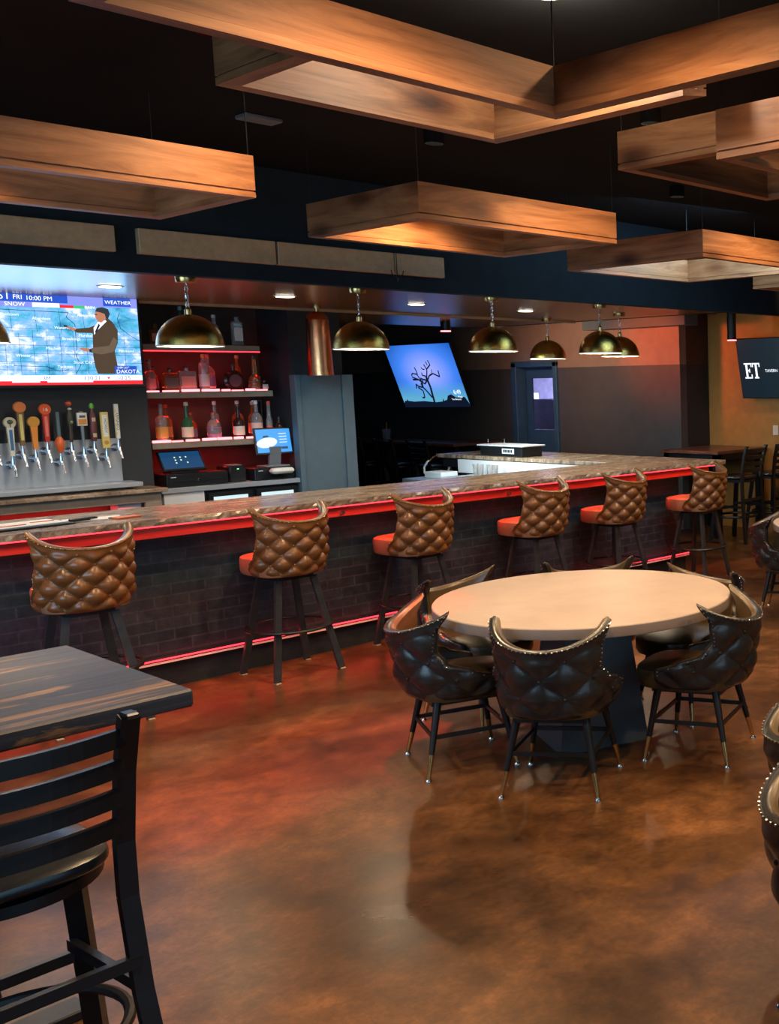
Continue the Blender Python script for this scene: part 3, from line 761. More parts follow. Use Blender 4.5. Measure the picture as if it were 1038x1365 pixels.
# ------------------------------------------------------------------ wooden ceiling frames
def ceiling_frame(x0, x1, y0, y1, zb, label, w=.06, h=.18, south=True, west=1.0):
    cx, cy_ = (x0 + x1) / 2, (y0 + y1) / 2
    t = thing('ceiling_frame', label, 'ceiling frame', (cx, cy_, zb), 0, 'square wooden frames hung from the ceiling')
    def board(L, loc, rz):
        # local: outer face at y=0, inner at y=w; mitred ends; groove near the bottom on both faces
        g0, g1, gd = .024, .031, .007; k_ = .03
        prof = [(0, 0), (0, g0), (gd, g0), (gd, g1), (0, g1), (0, h), (k_, h), (k_, g1), (k_ - .006, g1), (k_ - .006, g0), (w, g0), (w, 0)]
        n = len(prof); vs = []
        for sg in (-1, 1):
            for y, z in prof: vs.append((sg * (L / 2 - y), y, z))
        fs = [tuple(range(n)), tuple(range(2 * n - 1, n - 1, -1))] + [(i, n + i, n + (i + 1) % n, (i + 1) % n) for i in range(n)]
        o = MB().add(vs, fs).build('board', 'alder', t); o.location = loc; o.rotation_euler = (0, 0, rz)
    a, b_ = (x1 - x0), (y1 - y0)
    if south: board(a, (0, -b_ / 2, 0), 0)
    board(a, (0, b_ / 2, 0), PI); board(b_, (a / 2, 0, 0), PI / 2); board(b_ * west, (-a / 2, b_ * (1 - west) / 2, 0), -PI / 2)
    for sx_ in (-1, 1):
        for sy_ in (-1, 1):
            if not south and sy_ < 0: continue
            x, y = sx_ * (a / 2 - .015), sy_ * (b_ / 2 - .015)
            MB().cyl((x, y, h - .01), (x, y, CEIL - zb), .0025, n=6).build('hanger_rod', 'black_metal', t)
ceiling_frame(.95, 2.46, 4.70, 5.64, 2.7, 'knotty wood ceiling frame at the left edge, hanging in front of the soffit')
ceiling_frame(3.27, 4.64, 4.67, 5.71, 2.7, 'knotty wood ceiling frame in the middle of the row nearest the bar')
ceiling_frame(5.50, 6.84, 4.73, 6.06, 2.7, 'knotty wood ceiling frame right of centre in the row nearest the bar')
ceiling_frame(7.72, 9.0, 4.8, 6.05, 2.7, 'knotty wood ceiling frame just showing at the right edge, behind the one right of centre')
ceiling_frame(1.0, 2.37, 1.30, 2.64, 2.7, 'large wood ceiling frame running across the top of the photo, seen from inside', w=.05, h=.15)
ceiling_frame(1.87, 3.06, 2.60, 3.79, 2.9, 'wood ceiling frame hanging behind and above the large top one', south=False, west=.5)
ceiling_frame(3.17, 4.5, 1.30, 2.65, 2.7, 'wood ceiling frame cut by the upper right edge, bright west face')
ceiling_frame(3.81, 5.0, 2.60, 3.81, 2.9, 'wood ceiling frame at upper right with dark outer face, behind the cropped one')
# ceiling fittings
DL = ['inside the large top wood frame', 'inside the wood frame behind the large top one', 'inside the wood frame at the left edge', 'inside the middle wood frame',
      'inside the wood frame right of centre', 'inside the cropped upper right wood frame', 'inside the upper right frame with the dark face', 'over the round table',
      'over the second round table', 'at the far right near the bulkhead', 'in front of the left edge frame', 'in front of the middle frame', 'in front of the frame right of centre',
      'nearest the camera', 'above the right edge chairs', 'between the two top frames', 'added to cast a red pool left of centre', 'added to cast a red pool behind the round table']
for (x, y), w_ in zip([d[:2] for d in DOWN] + [d[:2] for d in ADDED_RED_DOWN], DL):
    t = thing('downlight', 'small black can downlight on the ceiling ' + w_, 'ceiling light', (x, y, CEIL - .075), 0, 'black can downlights on the ceiling')
    MB().lathe([(.056, .075), (.056, 0), (.050, 0), (.050, .070)], n=24, cap=False).build('can_housing', 'ceiling', t, True)
    MB().lathe([(.048, .062), (.048, .066)], n=20).build('lens', 'e_red' if 'red' in w_ else 'e_warm', t)
t = thing('surface_light', 'bright round lamp on the black ceiling at the top edge of the photo', 'ceiling light', (2.70, 3.03, CEIL))
light('surface_lamp_glow', 'POINT', (2.70, 3.03, CEIL - .11), 22, (1, .9, .72), .05)
MB().lathe([(.001, -.055), (.06, -.05), (.11, -.03), (.13, -.012)], n=28).build('diffuser', 'e_warm', t, True)
MB().lathe([(.14, -.015), (.14, 0)], n=28).build('base_plate', 'white', t, True)
mb = MB(); mb.bbox(2.93, 3.13, 5.64, 5.76, CEIL - .02, CEIL, .004); tag(mb.build('ceiling_vent', 'greyplastic'), 'small pale vent plate alone on the black ceiling', 'vent')
SL = ['above the large weather screen', 'right of the pendant by the bottle shelves', 'above the tree screen', 'left of the pendant nearest the glazed door', 'behind the pair of overlapping pendants']
for (x, y), w_ in zip(SOFFIT_L, SL):
    t = thing('recessed_light', 'round recessed light in the wood soffit, ' + w_, 'ceiling light', (x, y, 2.565), 0, 'recessed lights in the bar soffit')
    MB().lathe([(.075, 0), (.085, .004)], n=24).build('trim_ring', 'white', t, True)
    MB().lathe([(.065, -.004), (.065, .001)], n=24).build('lens', 'e_warm', t)

# ------------------------------------------------------------------ pendants
def make_pendant():
    t = thing('dome_pendant', '', 'pendant lamp')     # origin at the ceiling
    n = 12; r = .195; hh = .20; z0 = -.43
    prof = [(r * math.cos(PI / 2 * i / n), z0 + hh * math.sin(PI / 2 * i / n)) for i in range(n)] + [(.012, z0 + hh)]
    MB().lathe(prof, n=48, cap=False).build('shade', 'brass_hammered', t, 'all')
    prof2 = [(a * .985, b_ - .003) for a, b_ in prof[:-1]] + [(.012, z0 + hh - .004)]
    s2 = MB().lathe(prof2, n=48, cap=False).build('shade_lining', 'pale_inner', t, 'all')
    MB().lathe([(r * .98, z0 - .003), (r * 1.005, z0 - .003), (r * 1.005, z0 + .004), (r * .98, z0 + .004)], n=48, cap=False).build('rim', 'pale_inner', t, True)
    mb = MB().lathe([(.02, z0 + hh - .005), (.02, z0 + hh + .03), (.008, z0 + hh + .045)], n=16)
    mb.build('cap', 'brass', t, True)
    mb = MB(); z = z0 + hh + .04; k = 0
    while z < -.03:
        pts = [((.010 * math.cos(a)) * (k % 2) , (.010 * math.cos(a)) * (1 - k % 2), z + .014 + .018 * math.sin(a)) for a in [2 * PI * i / 10 for i in range(10)]]
        mb.tube(pts, .003, 5, True); z += .026; k += 1
    mb.tube([(.006 * math.sin(i * 1.3), .006 * math.cos(i * 1.7), z0 + hh + .04 + i * (-.04 - z0 - hh) / 8) for i in range(9)], .003, 5)
    mb.build('chain', 'nickel', t, True)
    mb = MB(); mb.lathe([(.055, -.03), (.06, -.01), (.06, 0)], n=24)
    mb.build('canopy', 'brass', t, True)
    MB().ball((0, 0, z0 + .09), .035, 12).build('bulb', 'e_warm', t, True)
    return t
pen0 = make_pendant()
PEN = [(2.03, 7.1, 'leftmost brass dome pendant, cut by the left edge in front of the large screen'),
       (3.22, 7.1, 'brass dome pendant hanging in front of the bottle shelves'),
       (4.42, 7.1, 'brass dome pendant right of the copper cylinder lamp'),
       (5.61, 7.1, 'brass dome pendant right of the tree screen'),
       (6.81, 7.1, 'brass dome pendant overlapping the farther one near the bar corner'),
       (7.80, 7.85, 'brass dome pendant half hidden behind its neighbour at the bar corner'),
       (7.80, 8.95, 'small looking brass dome pendant in front of the glazed door, farthest over the bar')]
for i, (x, y, lab) in enumerate(PEN):
    place(pen0, i > 0, (x, y, 2.57), R(40 * i), lab, 'brass dome pendants over the bar')
    light('pendant_bulb', 'POINT', (x, y, 2.57 - .39), 12, (1, .78, .52), .03)
t = thing('cylinder_lamp', 'hammered copper cylinder lamp hanging in front of the slate pillar', 'pendant lamp', (5.13, 8.9, 2.57))
MB().lathe([(.11, -.60), (.108, -.58), (.100, -.30), (.094, -.12), (.085, -.08), (.05, -.05), (.02, -.04)], n=32).build('shade', 'copper', t, True)
MB().cyl((0, 0, -.045), (0, 0, 0), .018).lathe([(.04, -.012), (.04, 0)], n=20).build('mount', 'brass', t, True)
for (x, y, z, lab) in ((7.3, 10.05, 2.57, 'black cylinder spot lamp with glowing red end above the tree screen'), (9.9, 8.09, CEIL, 'black cylinder lamp with pink glowing end left of the dark screen')):
    L = .10 if z < 3 else CEIL - 2.36
    t = thing('cylinder_spot', lab, 'ceiling light', (x, y, z))
    MB().cyl((0, 0, -L), (0, 0, 0), .055, n=20).build('housing', 'blackplastic', t, True)
    MB().cyl((0, 0, -L - .012), (0, 0, -L), .055, n=20).build('lens', 'e_pink', t)
t = thing('smoke_detector', 'small pale detector box high on the wall left of the dark screen', 'detector', (10.5, 9.0, 2.75))
MB().bbox(10.49, 10.55, 8.86, 8.94, 2.72, 2.84, .006).build('body', 'tanwall', t, world=True)
MB().bbox(10.545, 10.55, 7.95, 8.02, 1.20, 1.32, .002)
tag(MB().bbox(10.54, 10.55, 7.9, 7.98, 1.2, 1.32, .002).build('wall_outlet', 'paper'), 'small pale outlet plate low on the ochre wall', 'outlet')

# ------------------------------------------------------------------ back bar, left: taps
t = thing('tap_wall_panel', 'brushed steel splash panel behind the beer taps', 'splash panel', (2.7, 9.19, 1.15))
MB().bbox(1.4, 3.56, 9.17, 9.2, 1.15, 1.49, .003).build('steel_sheet', 'steel', t, world=True)
t = thing('drip_ledge', 'back ledge with granite edge and steel drip tray under the beer taps', 'counter', (2.7, 9.0, 0))
MB().bbox(1.2, 3.62, 8.96, 9.2, 1.115, 1.15, .004).build('drip_tray', 'steel', t, world=True)
MB().bbox(1.2, 3.76, 8.86, 9.2, 1.065, 1.095, .004).build('granite_edge', 'granite', t, world=True)
MB().box(1.2, 3.5, 8.98, 9.15, 1.095, 1.115).build('tray_gap', 'blackplastic', t, world=True)
MB().bbox(1.2, 3.72, 8.9, 8.93, .99, 1.065, .003).bbox(3.60, 3.72, 8.9, 8.93, .0, .99, .003).box(1.2, 1.3, 8.9, 8.93, 0, .99).build('face_frame', 'shelfwood', t, world=True)
MB().box(1.2, 3.60, 9.12, 9.195, 0, 1.065).build('back_panel', 'alcove', t, world=True)
tag(MB().bbox(3.42, 3.59, 8.95, 9.1, .72, 1.0, .006).build('red_lit_box', 'white'), 'box glowing red under the right end of the tap ledge', 'box')
TM = {}
def cmat(c, rough=.35):
    k = tuple(c)
    if k not in TM: TM[k] = mat('paint_%d' % len(TM), c, rough, 0, .05)
    return TM[k]
TAPS = [  # px-derived X, top z, bottom z, style colours, label
    (2.71, 1.75, 1.49, 'slab', (.10, .30, .34), (.05, .2, .08), None, 'narrow blue-green beer tap handle at the left edge'),
    (2.80, 1.68, 1.40, 'round', (.62, .55, .40), (.72, .68, .55), None, 'beer tap handle with round cream tree badge over blue and white body'),
    (2.87, 1.79, 1.47, 'round', (.75, .22, .06), (.22, .13, .06), None, 'beer tap handle with orange oval badge over brown body'),
    (2.95, 1.68, 1.44, 'round', (.62, .30, .05), (.75, .26, .05), None, 'beer tap handle with amber oval badge over orange tapered body'),
    (3.03, 1.77, 1.49, 'round', (.78, .12, .03), (.55, .04, .03), '16', 'beer tap handle with orange-red round badge reading 16 over red body'),
    (3.11, 1.71, 1.40, 'bulb', (.10, .16, .18), (.80, .14, .03), None, 'beer tap handle with thin slate top and orange bulb below'),
    (3.19, 1.79, 1.48, 'figure', (.55, .08, .03), (.05, .035, .02), None, 'dark figure-shaped beer tap handle with red top'),
    (3.27, 1.71, 1.44, 'sign', (.75, .70, .62), (.70, .28, .06), None, 'beer tap handle with white and orange square sign on grey stem'),
    (3.345, 1.77, 1.48, 'bottle', (.12, .45, .05), (.13, .03, .03), None, 'dark red bottle-shaped beer tap handle with green cap'),
    (3.425, 1.70, 1.42, 'board', (.72, .55, .16), (.80, .80, .74), 'HOWDY', 'yellow slab beer tap handle with white label reading HOWDY'),
    (3.515, 1.76, 1.49, 'slab', (.80, .78, .70), (.80, .60, .1), 'COMPANY', 'cream beer tap handle with dark vertical lettering, rightmost')]
for i, (x, zt, zb, st, ca_, cb2, txt, lab) in enumerate(TAPS):
    dy = 9.06
    t = thing('beer_tap', lab, 'beer tap', (x, 9.17, zb - .07), 0, 'beer taps on the steel panel')
    mb = MB().cyl((0, 0, 0), (0, -.08, 0), .016, n=14).cyl((0, -.09, -.02), (0, -.09, .05), .017, .012, n=14)
    mb.cyl((0, 0, 0), (0, -.012, 0), .03, n=16).cyl((0, -.095, .005), (0, -.135, -.085), .011, .009, n=12).cyl((0, -.09, .05), (0, -.09, .072), .008, n=10)
    mb.build('faucet', 'chrome', t, True)
    h = zt - zb; T = frame_T((0, -.09, .07), (1, 0, 0), (0, 0, 1)); T0 = Matrix.Translation((0, -.09, .07))
    ma, mc = cmat(ca_), cmat(cb2)
    a = MB(); 
    if st in ('slab', 'board'):
        w = .03 if st == 'slab' else .055
        a.mat(ma).bbox(-w / 2, w / 2, -.012, .012, 0, h, .004, T0)
        if st == 'board': a.mat(mc).bbox(-.018, .018, -.0145, -.011, .09, h - .02, .001, T0).mat(cmat((.45, .25, .06))).lathe([(.016, 0), (.016, .003)], n=16, T=T0 @ Matrix.Translation((0, -.013, .045)) @ Matrix.Rotation(PI / 2, 4, 'X'))
        else:
            a.mat(mc)
            for k in range(6): a.bbox(-.015, -.006, -.0135, -.011, .03 + k * .035, .05 + k * .035, .001, T0)
    elif st == 'round':
        a.mat(mc)
        a.add([(-.014, -.01, 0), (.014, -.01, 0), (.014, .01, 0), (-.014, .01, 0), (-.023, -.012, h - .05), (.023, -.012, h - .05), (.023, .012, h - .05), (-.023, .012, h - .05)],
              [(3, 2, 1, 0), (4, 5, 6, 7), (0, 1, 5, 4), (1, 2, 6, 5), (2, 3, 7, 6), (3, 0, 4, 7)], T0)
        a.mat(ma).lathe([(.036, -.014), (.040, -.010), (.040, .010), (.036, .014)], n=24, T=T0 @ Matrix.Translation((0, 0, h - .038)) @ Matrix.Rotation(PI / 2, 4, 'X'))
        q = {1: (.05, .17, .35), 2: (.70, .6, .2), 4: (.75, .2, .15)}.get(i)
        if q: a.mat(cmat(q)).bbox(-.010, .010, -.0145, -.011, .04, h - .09, .001, T0)
        if i == 1:
            a.mat(cmat((.10, .12, .06))).ball((0, -.105, .07 + h - .032), .02, 10, .8).bbox(-.003, .003, -.0165, -.012, h - .07, h - .04, .001, T0)
    elif st == 'bulb':
        a.mat(ma).bbox(-.011, .011, -.008, .008, .07, h, .003, T0)
        a.mat(mc).lathe([(.008, 0), (.02, .02), (.031, .07), (.028, .10), (.012, .125)], n=18, T=T0)
    elif st == 'figure':
        a.mat(mc).lathe([(.010, 0), (.016, .05), (.012, .09), (.022, .15), (.024, .20), (.012, .24)], n=14, T=T0)
        a.mat(ma).ball((0, -.09, .07 + h - .02), .022, 12).mat(cmat((.7, .68, .62))).ball((0, -.105, .07 + h - .06), .016, 8, .6)
        a.mat(cmat((.2, .3, .12))).ball((.004, -.108, .07 + .15), .014, 8)
    elif st == 'sign':
        a.mat(cmat((.18, .22, .25))).cyl((0, -.09, .07), (0, -.09, .07 + h), .010, .013)
        a.mat(ma).bbox(-.034, .034, -.018, .006, h - .11, h - .01, .003, T0).mat(mc).bbox(-.028, .028, -.0205, -.017, h - .10, h - .058, .001, T0)
        a.mat(cmat((.08, .1, .12))).bbox(-.02, .02, -.0205, -.017, h - .048, h - .03, .001, T0)
    else:
        a.mat(mc).lathe([(.018, 0), (.022, .02), (.024, h - .10), (.010, h - .06), (.010, h - .03)], n=16, T=T0)
        a.mat(ma).lathe([(.016, h - .04), (.018, h - .02), (.010, h)], n=14, T=T0).mat(cmat((.6, .45, .3))).bbox(-.012, .012, -.026, -.02, .03, .06, .001, T0).bbox(-.012, .012, -.026, -.02, h - .14, h - .11, .001, T0)
    a.build('tap_handle', None, t, True)
    if txt:
        vs, fs = text2d(txt, .036 if txt == '16' else .028)
        if txt == '16': TT = frame_T((0, -.1055, .07 + h - .040), (1, 0, 0), (0, 0, 1))
        else: TT = frame_T((.003, -.1052, .07 + h * (.62 if txt == 'HOWDY' else .5)), (0, 0, -1), (1, 0, 0)) if txt == 'HOWDY' else frame_T((.004, -.1025, .07 + h * .5), (0, 0, 1), (-1, 0, 0))
        MB().add(vs, fs, TT).build('lettering', cmat((.9, .88, .8)) if txt == '16' else cmat((.05, .06, .08)), t)

# ------------------------------------------------------------------ screens
def picture(name, t, w, h, T, m):
    return MB().add([(-w / 2, -h / 2, 0), (w / 2, -h / 2, 0), (w / 2, h / 2, 0), (-w / 2, h / 2, 0)], [(0, 1, 2, 3)], T).build(name, m, t, world=True)
def tv_body(t, w, h, T, b_=.02, d=.04):
    MB().bbox(-w / 2 - b_, w / 2 + b_, -h / 2 - b_, h / 2 + b_, -d, -.002, .004, T).build('bezel', 'blackplastic', t, world=True)
def poly(mb, pts, d, T):
    return mb.add([(x, y, d) for x, y in pts], [tuple(range(len(pts)))], T)
def line(mb, pts, wd, d, T):
    for (x0, y0), (x1, y1) in zip(pts, pts[1:]):
        L = math.hypot(x1 - x0, y1 - y0) or 1; nx, ny = -(y1 - y0) / L * wd / 2, (x1 - x0) / L * wd / 2
        mb.add([(x0 + nx, y0 + ny, d), (x0 - nx, y0 - ny, d), (x1 - nx, y1 - ny, d), (x1 + nx, y1 + ny, d)], [(0, 1, 2, 3)], T)
    return mb
# weather broadcast: photo pixel -> screen coords through the corners measured at x=0..186
t = thing('television', 'large television showing a weather map and presenter, above the beer taps', 'television', (3.1, 9.1, 1.9))
SW, SH = 1.16, .672
Tv = frame_T((3.142, 9.06, 2.247), (1, 0, 0), (.02, .03, 1))
m, nt, b = nodes('weather_map'); b.inputs['Base Color'].default_value = (0, 0, 0, 1); b.inputs['Roughness'].default_value = .3
v = mapping(nt, (1, 1, 1.4), rnd=False); g = noise_n(nt, v, 7, 6, .6, .3)
nt.links.new(ramp(nt, g, [(.32, (.02, .15, .30)), (.45, (.07, .36, .56)), (.55, (.22, .40, .78)), (.66, (.75, .82, .98))]), b.inputs['Emission Color']); b.inputs['Emission Strength'].default_value = 1.25
M['map'] = m
picture('screen', t, SW, SH, Tv, 'map'); tv_body(t, SW, SH, Tv)
def S(px, py):      # fraction of the visible part -> screen coords (px 0..1 across the right 84 percent)
    return (-SW / 2 + SW * (.20 + .80 * px), SH / 2 - SH * py)
Eb = emis('broadcast_blue', (.02, .08, .50), 1.1); Elb = emis('broadcast_lilac', (.22, .26, .75), 1.1); Ew = emis('broadcast_white', (.85, .9, 1), 1.3)
Er = emis('broadcast_red', (.75, .02, .03), 1.1); Ek = emis('broadcast_black', (.004, .02, .04), 1); Egr = emis('broadcast_green', (.05, .55, .15), 1)
Esk = emis('presenter_skin', (.50, .20, .12), 1); Esu = emis('presenter_suit', (.075, .050, .030), 1); Eha = emis('presenter_hair', (.03, .04, .05), 1); Esu2 = emis('presenter_suit_light', (.14, .10, .065), 1)
mb = MB()
def rect(mb, x0, y0, x1, y1, d): a = S(x0, y0); c = S(x1, y1); return poly(mb, [(a[0], a[1]), (c[0], a[1]), (c[0], c[1]), (a[0], c[1])], d, Tv)
mb.mat(Elb); rect(mb, -.19, 0, 1, .125, .001); mb.mat(Eb); rect(mb, -.19, .0, .48, .10, .0015); rect(mb, .74, .02, .95, .11, .0015)
mb.mat(Elb); rect(mb, -.19, .105, .23, .16, .0015); mb.mat(Ew); rect(mb, .23, .105, .42, .15, .0015); mb.mat(Er); rect(mb, .42, .12, .52, .15, .002); mb.mat(Egr); rect(mb, .52, .12, .6, .15, .002)
mb.mat(Ew); rect(mb, -.19, .895, 1, .965, .001); mb.mat(Er); rect(mb, -.19, .955, 1, 1, .0015); mb.mat(Ew); rect(mb, .05, .958, .24, .972, .002); rect(mb, .29, .958, .62, .972, .002); mb.mat(Eb); rect(mb, .79, .79, .96, .88, .0035)
mb.build('broadcast_banners', None, t, world=True)
mb = MB().mat(Ek)
for k in range(11): a = .08 + .095 * k; line(mb, [S(a - .15, .40 + .02 * (k % 3)), S(a - .15, .88)], .0022, .0008, Tv)
for k in range(6): line(mb, [S(-.19, .38 + .09 * k), S(1, .40 + .09 * k)], .0022, .0008, Tv)
for k in range(6): a = .17 * k - .1; line(mb, [S(a, .18), S(a + .01, .42)], .0022, .0008, Tv)
line(mb, [S(-.19, .185), S(.48, .20), S(.46, .25), S(.52, .33), S(.52, .60), S(.51, .68), S(.54, .78), S(.50, .88)], .004, .001, Tv)
line(mb, [S(-.19, .78), S(.3, .80), S(.38, .85), S(.45, .83)], .0035, .001, Tv)
line(mb, [S(.86, .18), S(.84, .25), S(.86, .36), S(.93, .44), S(1, .50)], .0035, .001, Tv); line(mb, [S(.80, .64), S(1, .64)], .003, .001, Tv)
mb.build('map_lines', None, t, world=True)
def pp(mb, pts, d): return poly(mb, [S(*p) for p in pts], d, Tv)
mb = MB()
mb.mat(Esu); pp(mb, [(.71, .27), (.77, .25), (.80, .29), (.835, .38), (.83, .52), (.80, .62), (.815, .80), (.81, .88), (.66, .88), (.645, .80), (.635, .68), (.64, .55), (.645, .42), (.67, .33)], .002)
pp(mb, [(.67, .33), (.62, .36), (.53, .375), (.51, .40), (.53, .42), (.62, .42), (.67, .42)], .0022)
mb.mat(Esu2); pp(mb, [(.83, .50), (.80, .46), (.76, .56), (.64, .585), (.615, .60), (.62, .64), (.70, .66), (.79, .63)], .0025)
mb.mat(Ew); pp(mb, [(.70, .275), (.75, .27), (.755, .285), (.68, .39), (.655, .44), (.655, .36)], .0026)
mb.mat(Ek); pp(mb, [(.695, .31), (.705, .33), (.67, .42), (.66, .41)], .0028); pp(mb, [(.61, .60), (.625, .60), (.625, .635), (.61, .635)], .0028)
mb.mat(Esk); pp(mb, [(.675, .17), (.72, .155), (.755, .20), (.75, .26), (.715, .30), (.69, .29), (.672, .235)], .0028)
pp(mb, [(.53, .375), (.49, .36), (.455, .35), (.45, .36), (.48, .385), (.51, .40)], .0028); pp(mb, [(.61, .595), (.57, .585), (.54, .59), (.545, .605), (.57, .625), (.61, .63)], .0028)
mb.mat(Eha); pp(mb, [(.675, .175), (.69, .135), (.73, .125), (.775, .145), (.785, .20), (.77, .25), (.755, .255), (.745, .20), (.715, .185)], .003); pp(mb, [(.436, .335), (.46, .34), (.465, .36), (.44, .358)], .003); pp(mb, [(.672, .205), (.69, .205), (.69, .215), (.672, .215)], .003)
mb.build('presenter_picture', None, t, world=True)
mb = MB().mat(Ew)
def txt(mb, s, px, py, size, d=.004, align='LEFT', T=Tv, fn=S):
    vs, fs = text2d(s, size, align); x, y = fn(px, py); return mb.add(vs, fs, T @ Matrix.Translation((x, y, d)))
txt(mb, 'ST', .0, .045, .078); txt(mb, 'FRI', .10, .055, .046); txt(mb, '10:00 PM', .185, .06, .046); txt(mb, 'WEATHER', .752, .068, .040); txt(mb, 'SNOW', .04, .13, .042)
txt(mb, 'RAIN', .60, .135, .03); txt(mb, 'DAKOTA', .80, .855, .04); txt(mb, '6:09 | 61°', .81, .81, .022)
for s, x, y in (('Jamestown', -.01, .24), ('Aberdeen', .22, .275), ('Huron', .28, .47), ('Brookings', .42, .49), ('Mitchell', .30, .60), ('Winner', .09, .68), ('Sioux Falls', .43, .64), ('Valentine', -.05, .78), ('Yankton', .37, .80), ('Sioux City', .49, .75), ('Watertown', .37, .37), ('Marshall', .54, .45), ('Fairmont', .83, .62), ('Alexandria', .54, .225)):
    txt(mb, s, x, y, .030, .0015)
mb.mat(Eb); txt(mb, '3M', .26, .93, .04); txt(mb, '130.21', .55, .93, .044); txt(mb, '-0.25', .81, .93, .044); mb.mat(Er); pp(mb, [(.725, .915), (.75, .915), (.7375, .945)], .003)
mb.build('lettering', None, t, world=True)
light('television_glow', 'AREA', (3.05, 8.95, 2.2), 5, (.35, .6, 1), 1.1, .6, aim=(3.05, 7, 2.0))

# tree picture screen on the far wall
t = thing('television', 'tilted television showing a bare tree against a blue dusk sky, on the far wall', 'television', (9.9, 14.3, 2.0))
Tt = frame_T((9.62, 13.78, 2.02), (0, -1, 0), (-.36, 0, 1)); TW, TH = 1.62, .96
m, nt, b = nodes('dusk_sky_picture'); b.inputs['Base Color'].default_value = (0, 0, 0, 1); b.inputs['Roughness'].default_value = .3
tc = nt.nodes.new('ShaderNodeTexCoord'); gr = nt.nodes.new('ShaderNodeTexGradient'); gr.gradient_type = 'SPHERICAL'; mp = nt.nodes.new('ShaderNodeMapping')
mp.inputs['Location'].default_value = (-.55, -.58, 0); mp.inputs['Scale'].default_value = (1.05, 1.05, 1)
ug = nt.nodes.new('ShaderNodeUVMap'); nt.links.new(ug.outputs[0], mp.inputs['Vector']); nt.links.new(mp.outputs[0], gr.inputs[0])
skc = ramp(nt, gr.outputs['Fac'], [(.30, (.005, .09, .42)), (.58, (.05, .20, .78)), (.95, (.33, .38, 1.0))])
sp = nt.nodes.new('ShaderNodeSeparateXYZ'); nt.links.new(ug.outputs[0], sp.inputs[0])
low = ramp(nt, sp.outputs[1], [(.12, (1, 1, 1)), (.40, (0, 0, 0))])
nt.links.new(mixc(nt, low, skc, (.10, .36, .55)), b.inputs['Emission Color']); b.inputs['Emission Strength'].default_value = .95
M['dusk'] = m
o = picture('screen', t, TW, TH, Tt, 'dusk'); uv = o.data.uv_layers.new(name='UVMap')
for l, c in zip(o.data.loops, o.data.loops): pass
crd = [(0, 0), (1, 0), (1, 1), (0, 1)]
for l in o.data.loops: uv.data[l.index].uv = crd[l.vertex_index]
tv_body(t, TW, TH, Tt, .015, .05)
MB().box(9.72, 9.995, 13.6, 13.96, 1.95, 2.05).build('wall_bracket', 'black_metal', t, world=True)
def U(px, py): return (-TW / 2 + TW * px, TH / 2 - TH * py)
mb = MB().mat(emis('silhouette_black', (.004, .008, .02), 1))
# coordinates read off the picture on the screen
def q(x, y):
    # x,y in the zoomed crop; undo the tilt of the screen in the photo
    fy = (y - 130) / (640 - 130); xl = 133 + (235 - 133) * fy; xr = 715 + (800 - 715) * fy
    return U((x - xl) / (xr - xl), fy * .96)
for pts, wd in (([(508, 632), (500, 560), (495, 500), (480, 440), (470, 400)], .035), ([(495, 590), (455, 530), (430, 500), (425, 450), (400, 430), (350, 430)], .024),
                ([(480, 440), (500, 400), (535, 380), (590, 410), (585, 355)], .018), ([(475, 420), (490, 350), (470, 300)], .018), ([(485, 345), (525, 305), (508, 265)], .016),
                ([(500, 310), (490, 275)], .014), ([(470, 400), (440, 395), (440, 370)], .016), ([(470, 345), (450, 340), (440, 325)], .014), ([(430, 450), (400, 400), (395, 360), (382, 322)], .018),
                ([(395, 385), (355, 375), (345, 395)], .016), ([(400, 430), (345, 405)], .016), ([(430, 500), (390, 490), (372, 470), (370, 510)], .02), ([(385, 500), (425, 530), (430, 590), (408, 592)], .02),
                ([(425, 450), (450, 470), (475, 440)], .02), ([(440, 440), (415, 470), (430, 500)], .016), ([(530, 380), (530, 345)], .012), ([(480, 440), (440, 430), (420, 420)], .022)):
    line(mb, [q(*p) for p in pts], wd * 1.35, .002, Tt)
hz = [(235, 640), (245, 622), (262, 620), (268, 600), (274, 620), (330, 627), (420, 622), (520, 632), (580, 625), (585, 595), (592, 620), (620, 610), (630, 575), (660, 562), (700, 590), (770, 585), (790, 620), (800, 640), (808, 672), (240, 680)]
poly(mb, [q(*p) for p in hz], .0018, Tt)
mb.build('tree_silhouette', None, t, world=True)
mb = MB().mat(emis('screen_text', (.8, .9, 1), 1.3))
for s_, (x, y), z in (('6:49', (715, 545), .10), ('Moab', (735, 585), .045), ('Tree Silhouette', (700, 606), .036)):
    vs, fs = text2d(s_, z); X, Y = q(x, y); mb.add(vs, fs, Tt @ Matrix.Translation((X, Y, .003)))
mb.build('lettering', None, t, world=True)
# dark screen with ET
t = thing('television', 'dark television with white ET letters on the ochre wall at the right', 'television', (10.45, 7.9, 2.0))
Te = frame_T((10.33, 7.55, 2.02), (0, -1, 0), (-.19, 0, 1)); EW, EH = 1.55, .72
o = picture('screen', t, EW, EH, Te, emis('dark_screen', (.006, .016, .026), .8)); tv_body(t, EW, EH, Te, .012, .05)
MB().box(10.40, 10.545, 7.4, 7.7, 1.95, 2.05).build('wall_bracket', 'black_metal', t, world=True)
mb = MB().mat(emis('screen_text_white', (.85, .92, 1), 1.2))
ox, oy, k = -.70, -.12, .0019
def er(x0, y0, x1, y1): poly(mb, [(ox + x0 * k, oy + y0 * k), (ox + x1 * k, oy + y0 * k), (ox + x1 * k, oy + y1 * k), (ox + x0 * k, oy + y1 * k)], .002, Te)
er(0, 0, 62, 9); er(0, 91, 62, 100); er(12, 9, 28, 91); er(28, 46, 46, 55); er(54, 9, 62, 26); er(54, 74, 62, 91); er(40, 38, 46, 63)
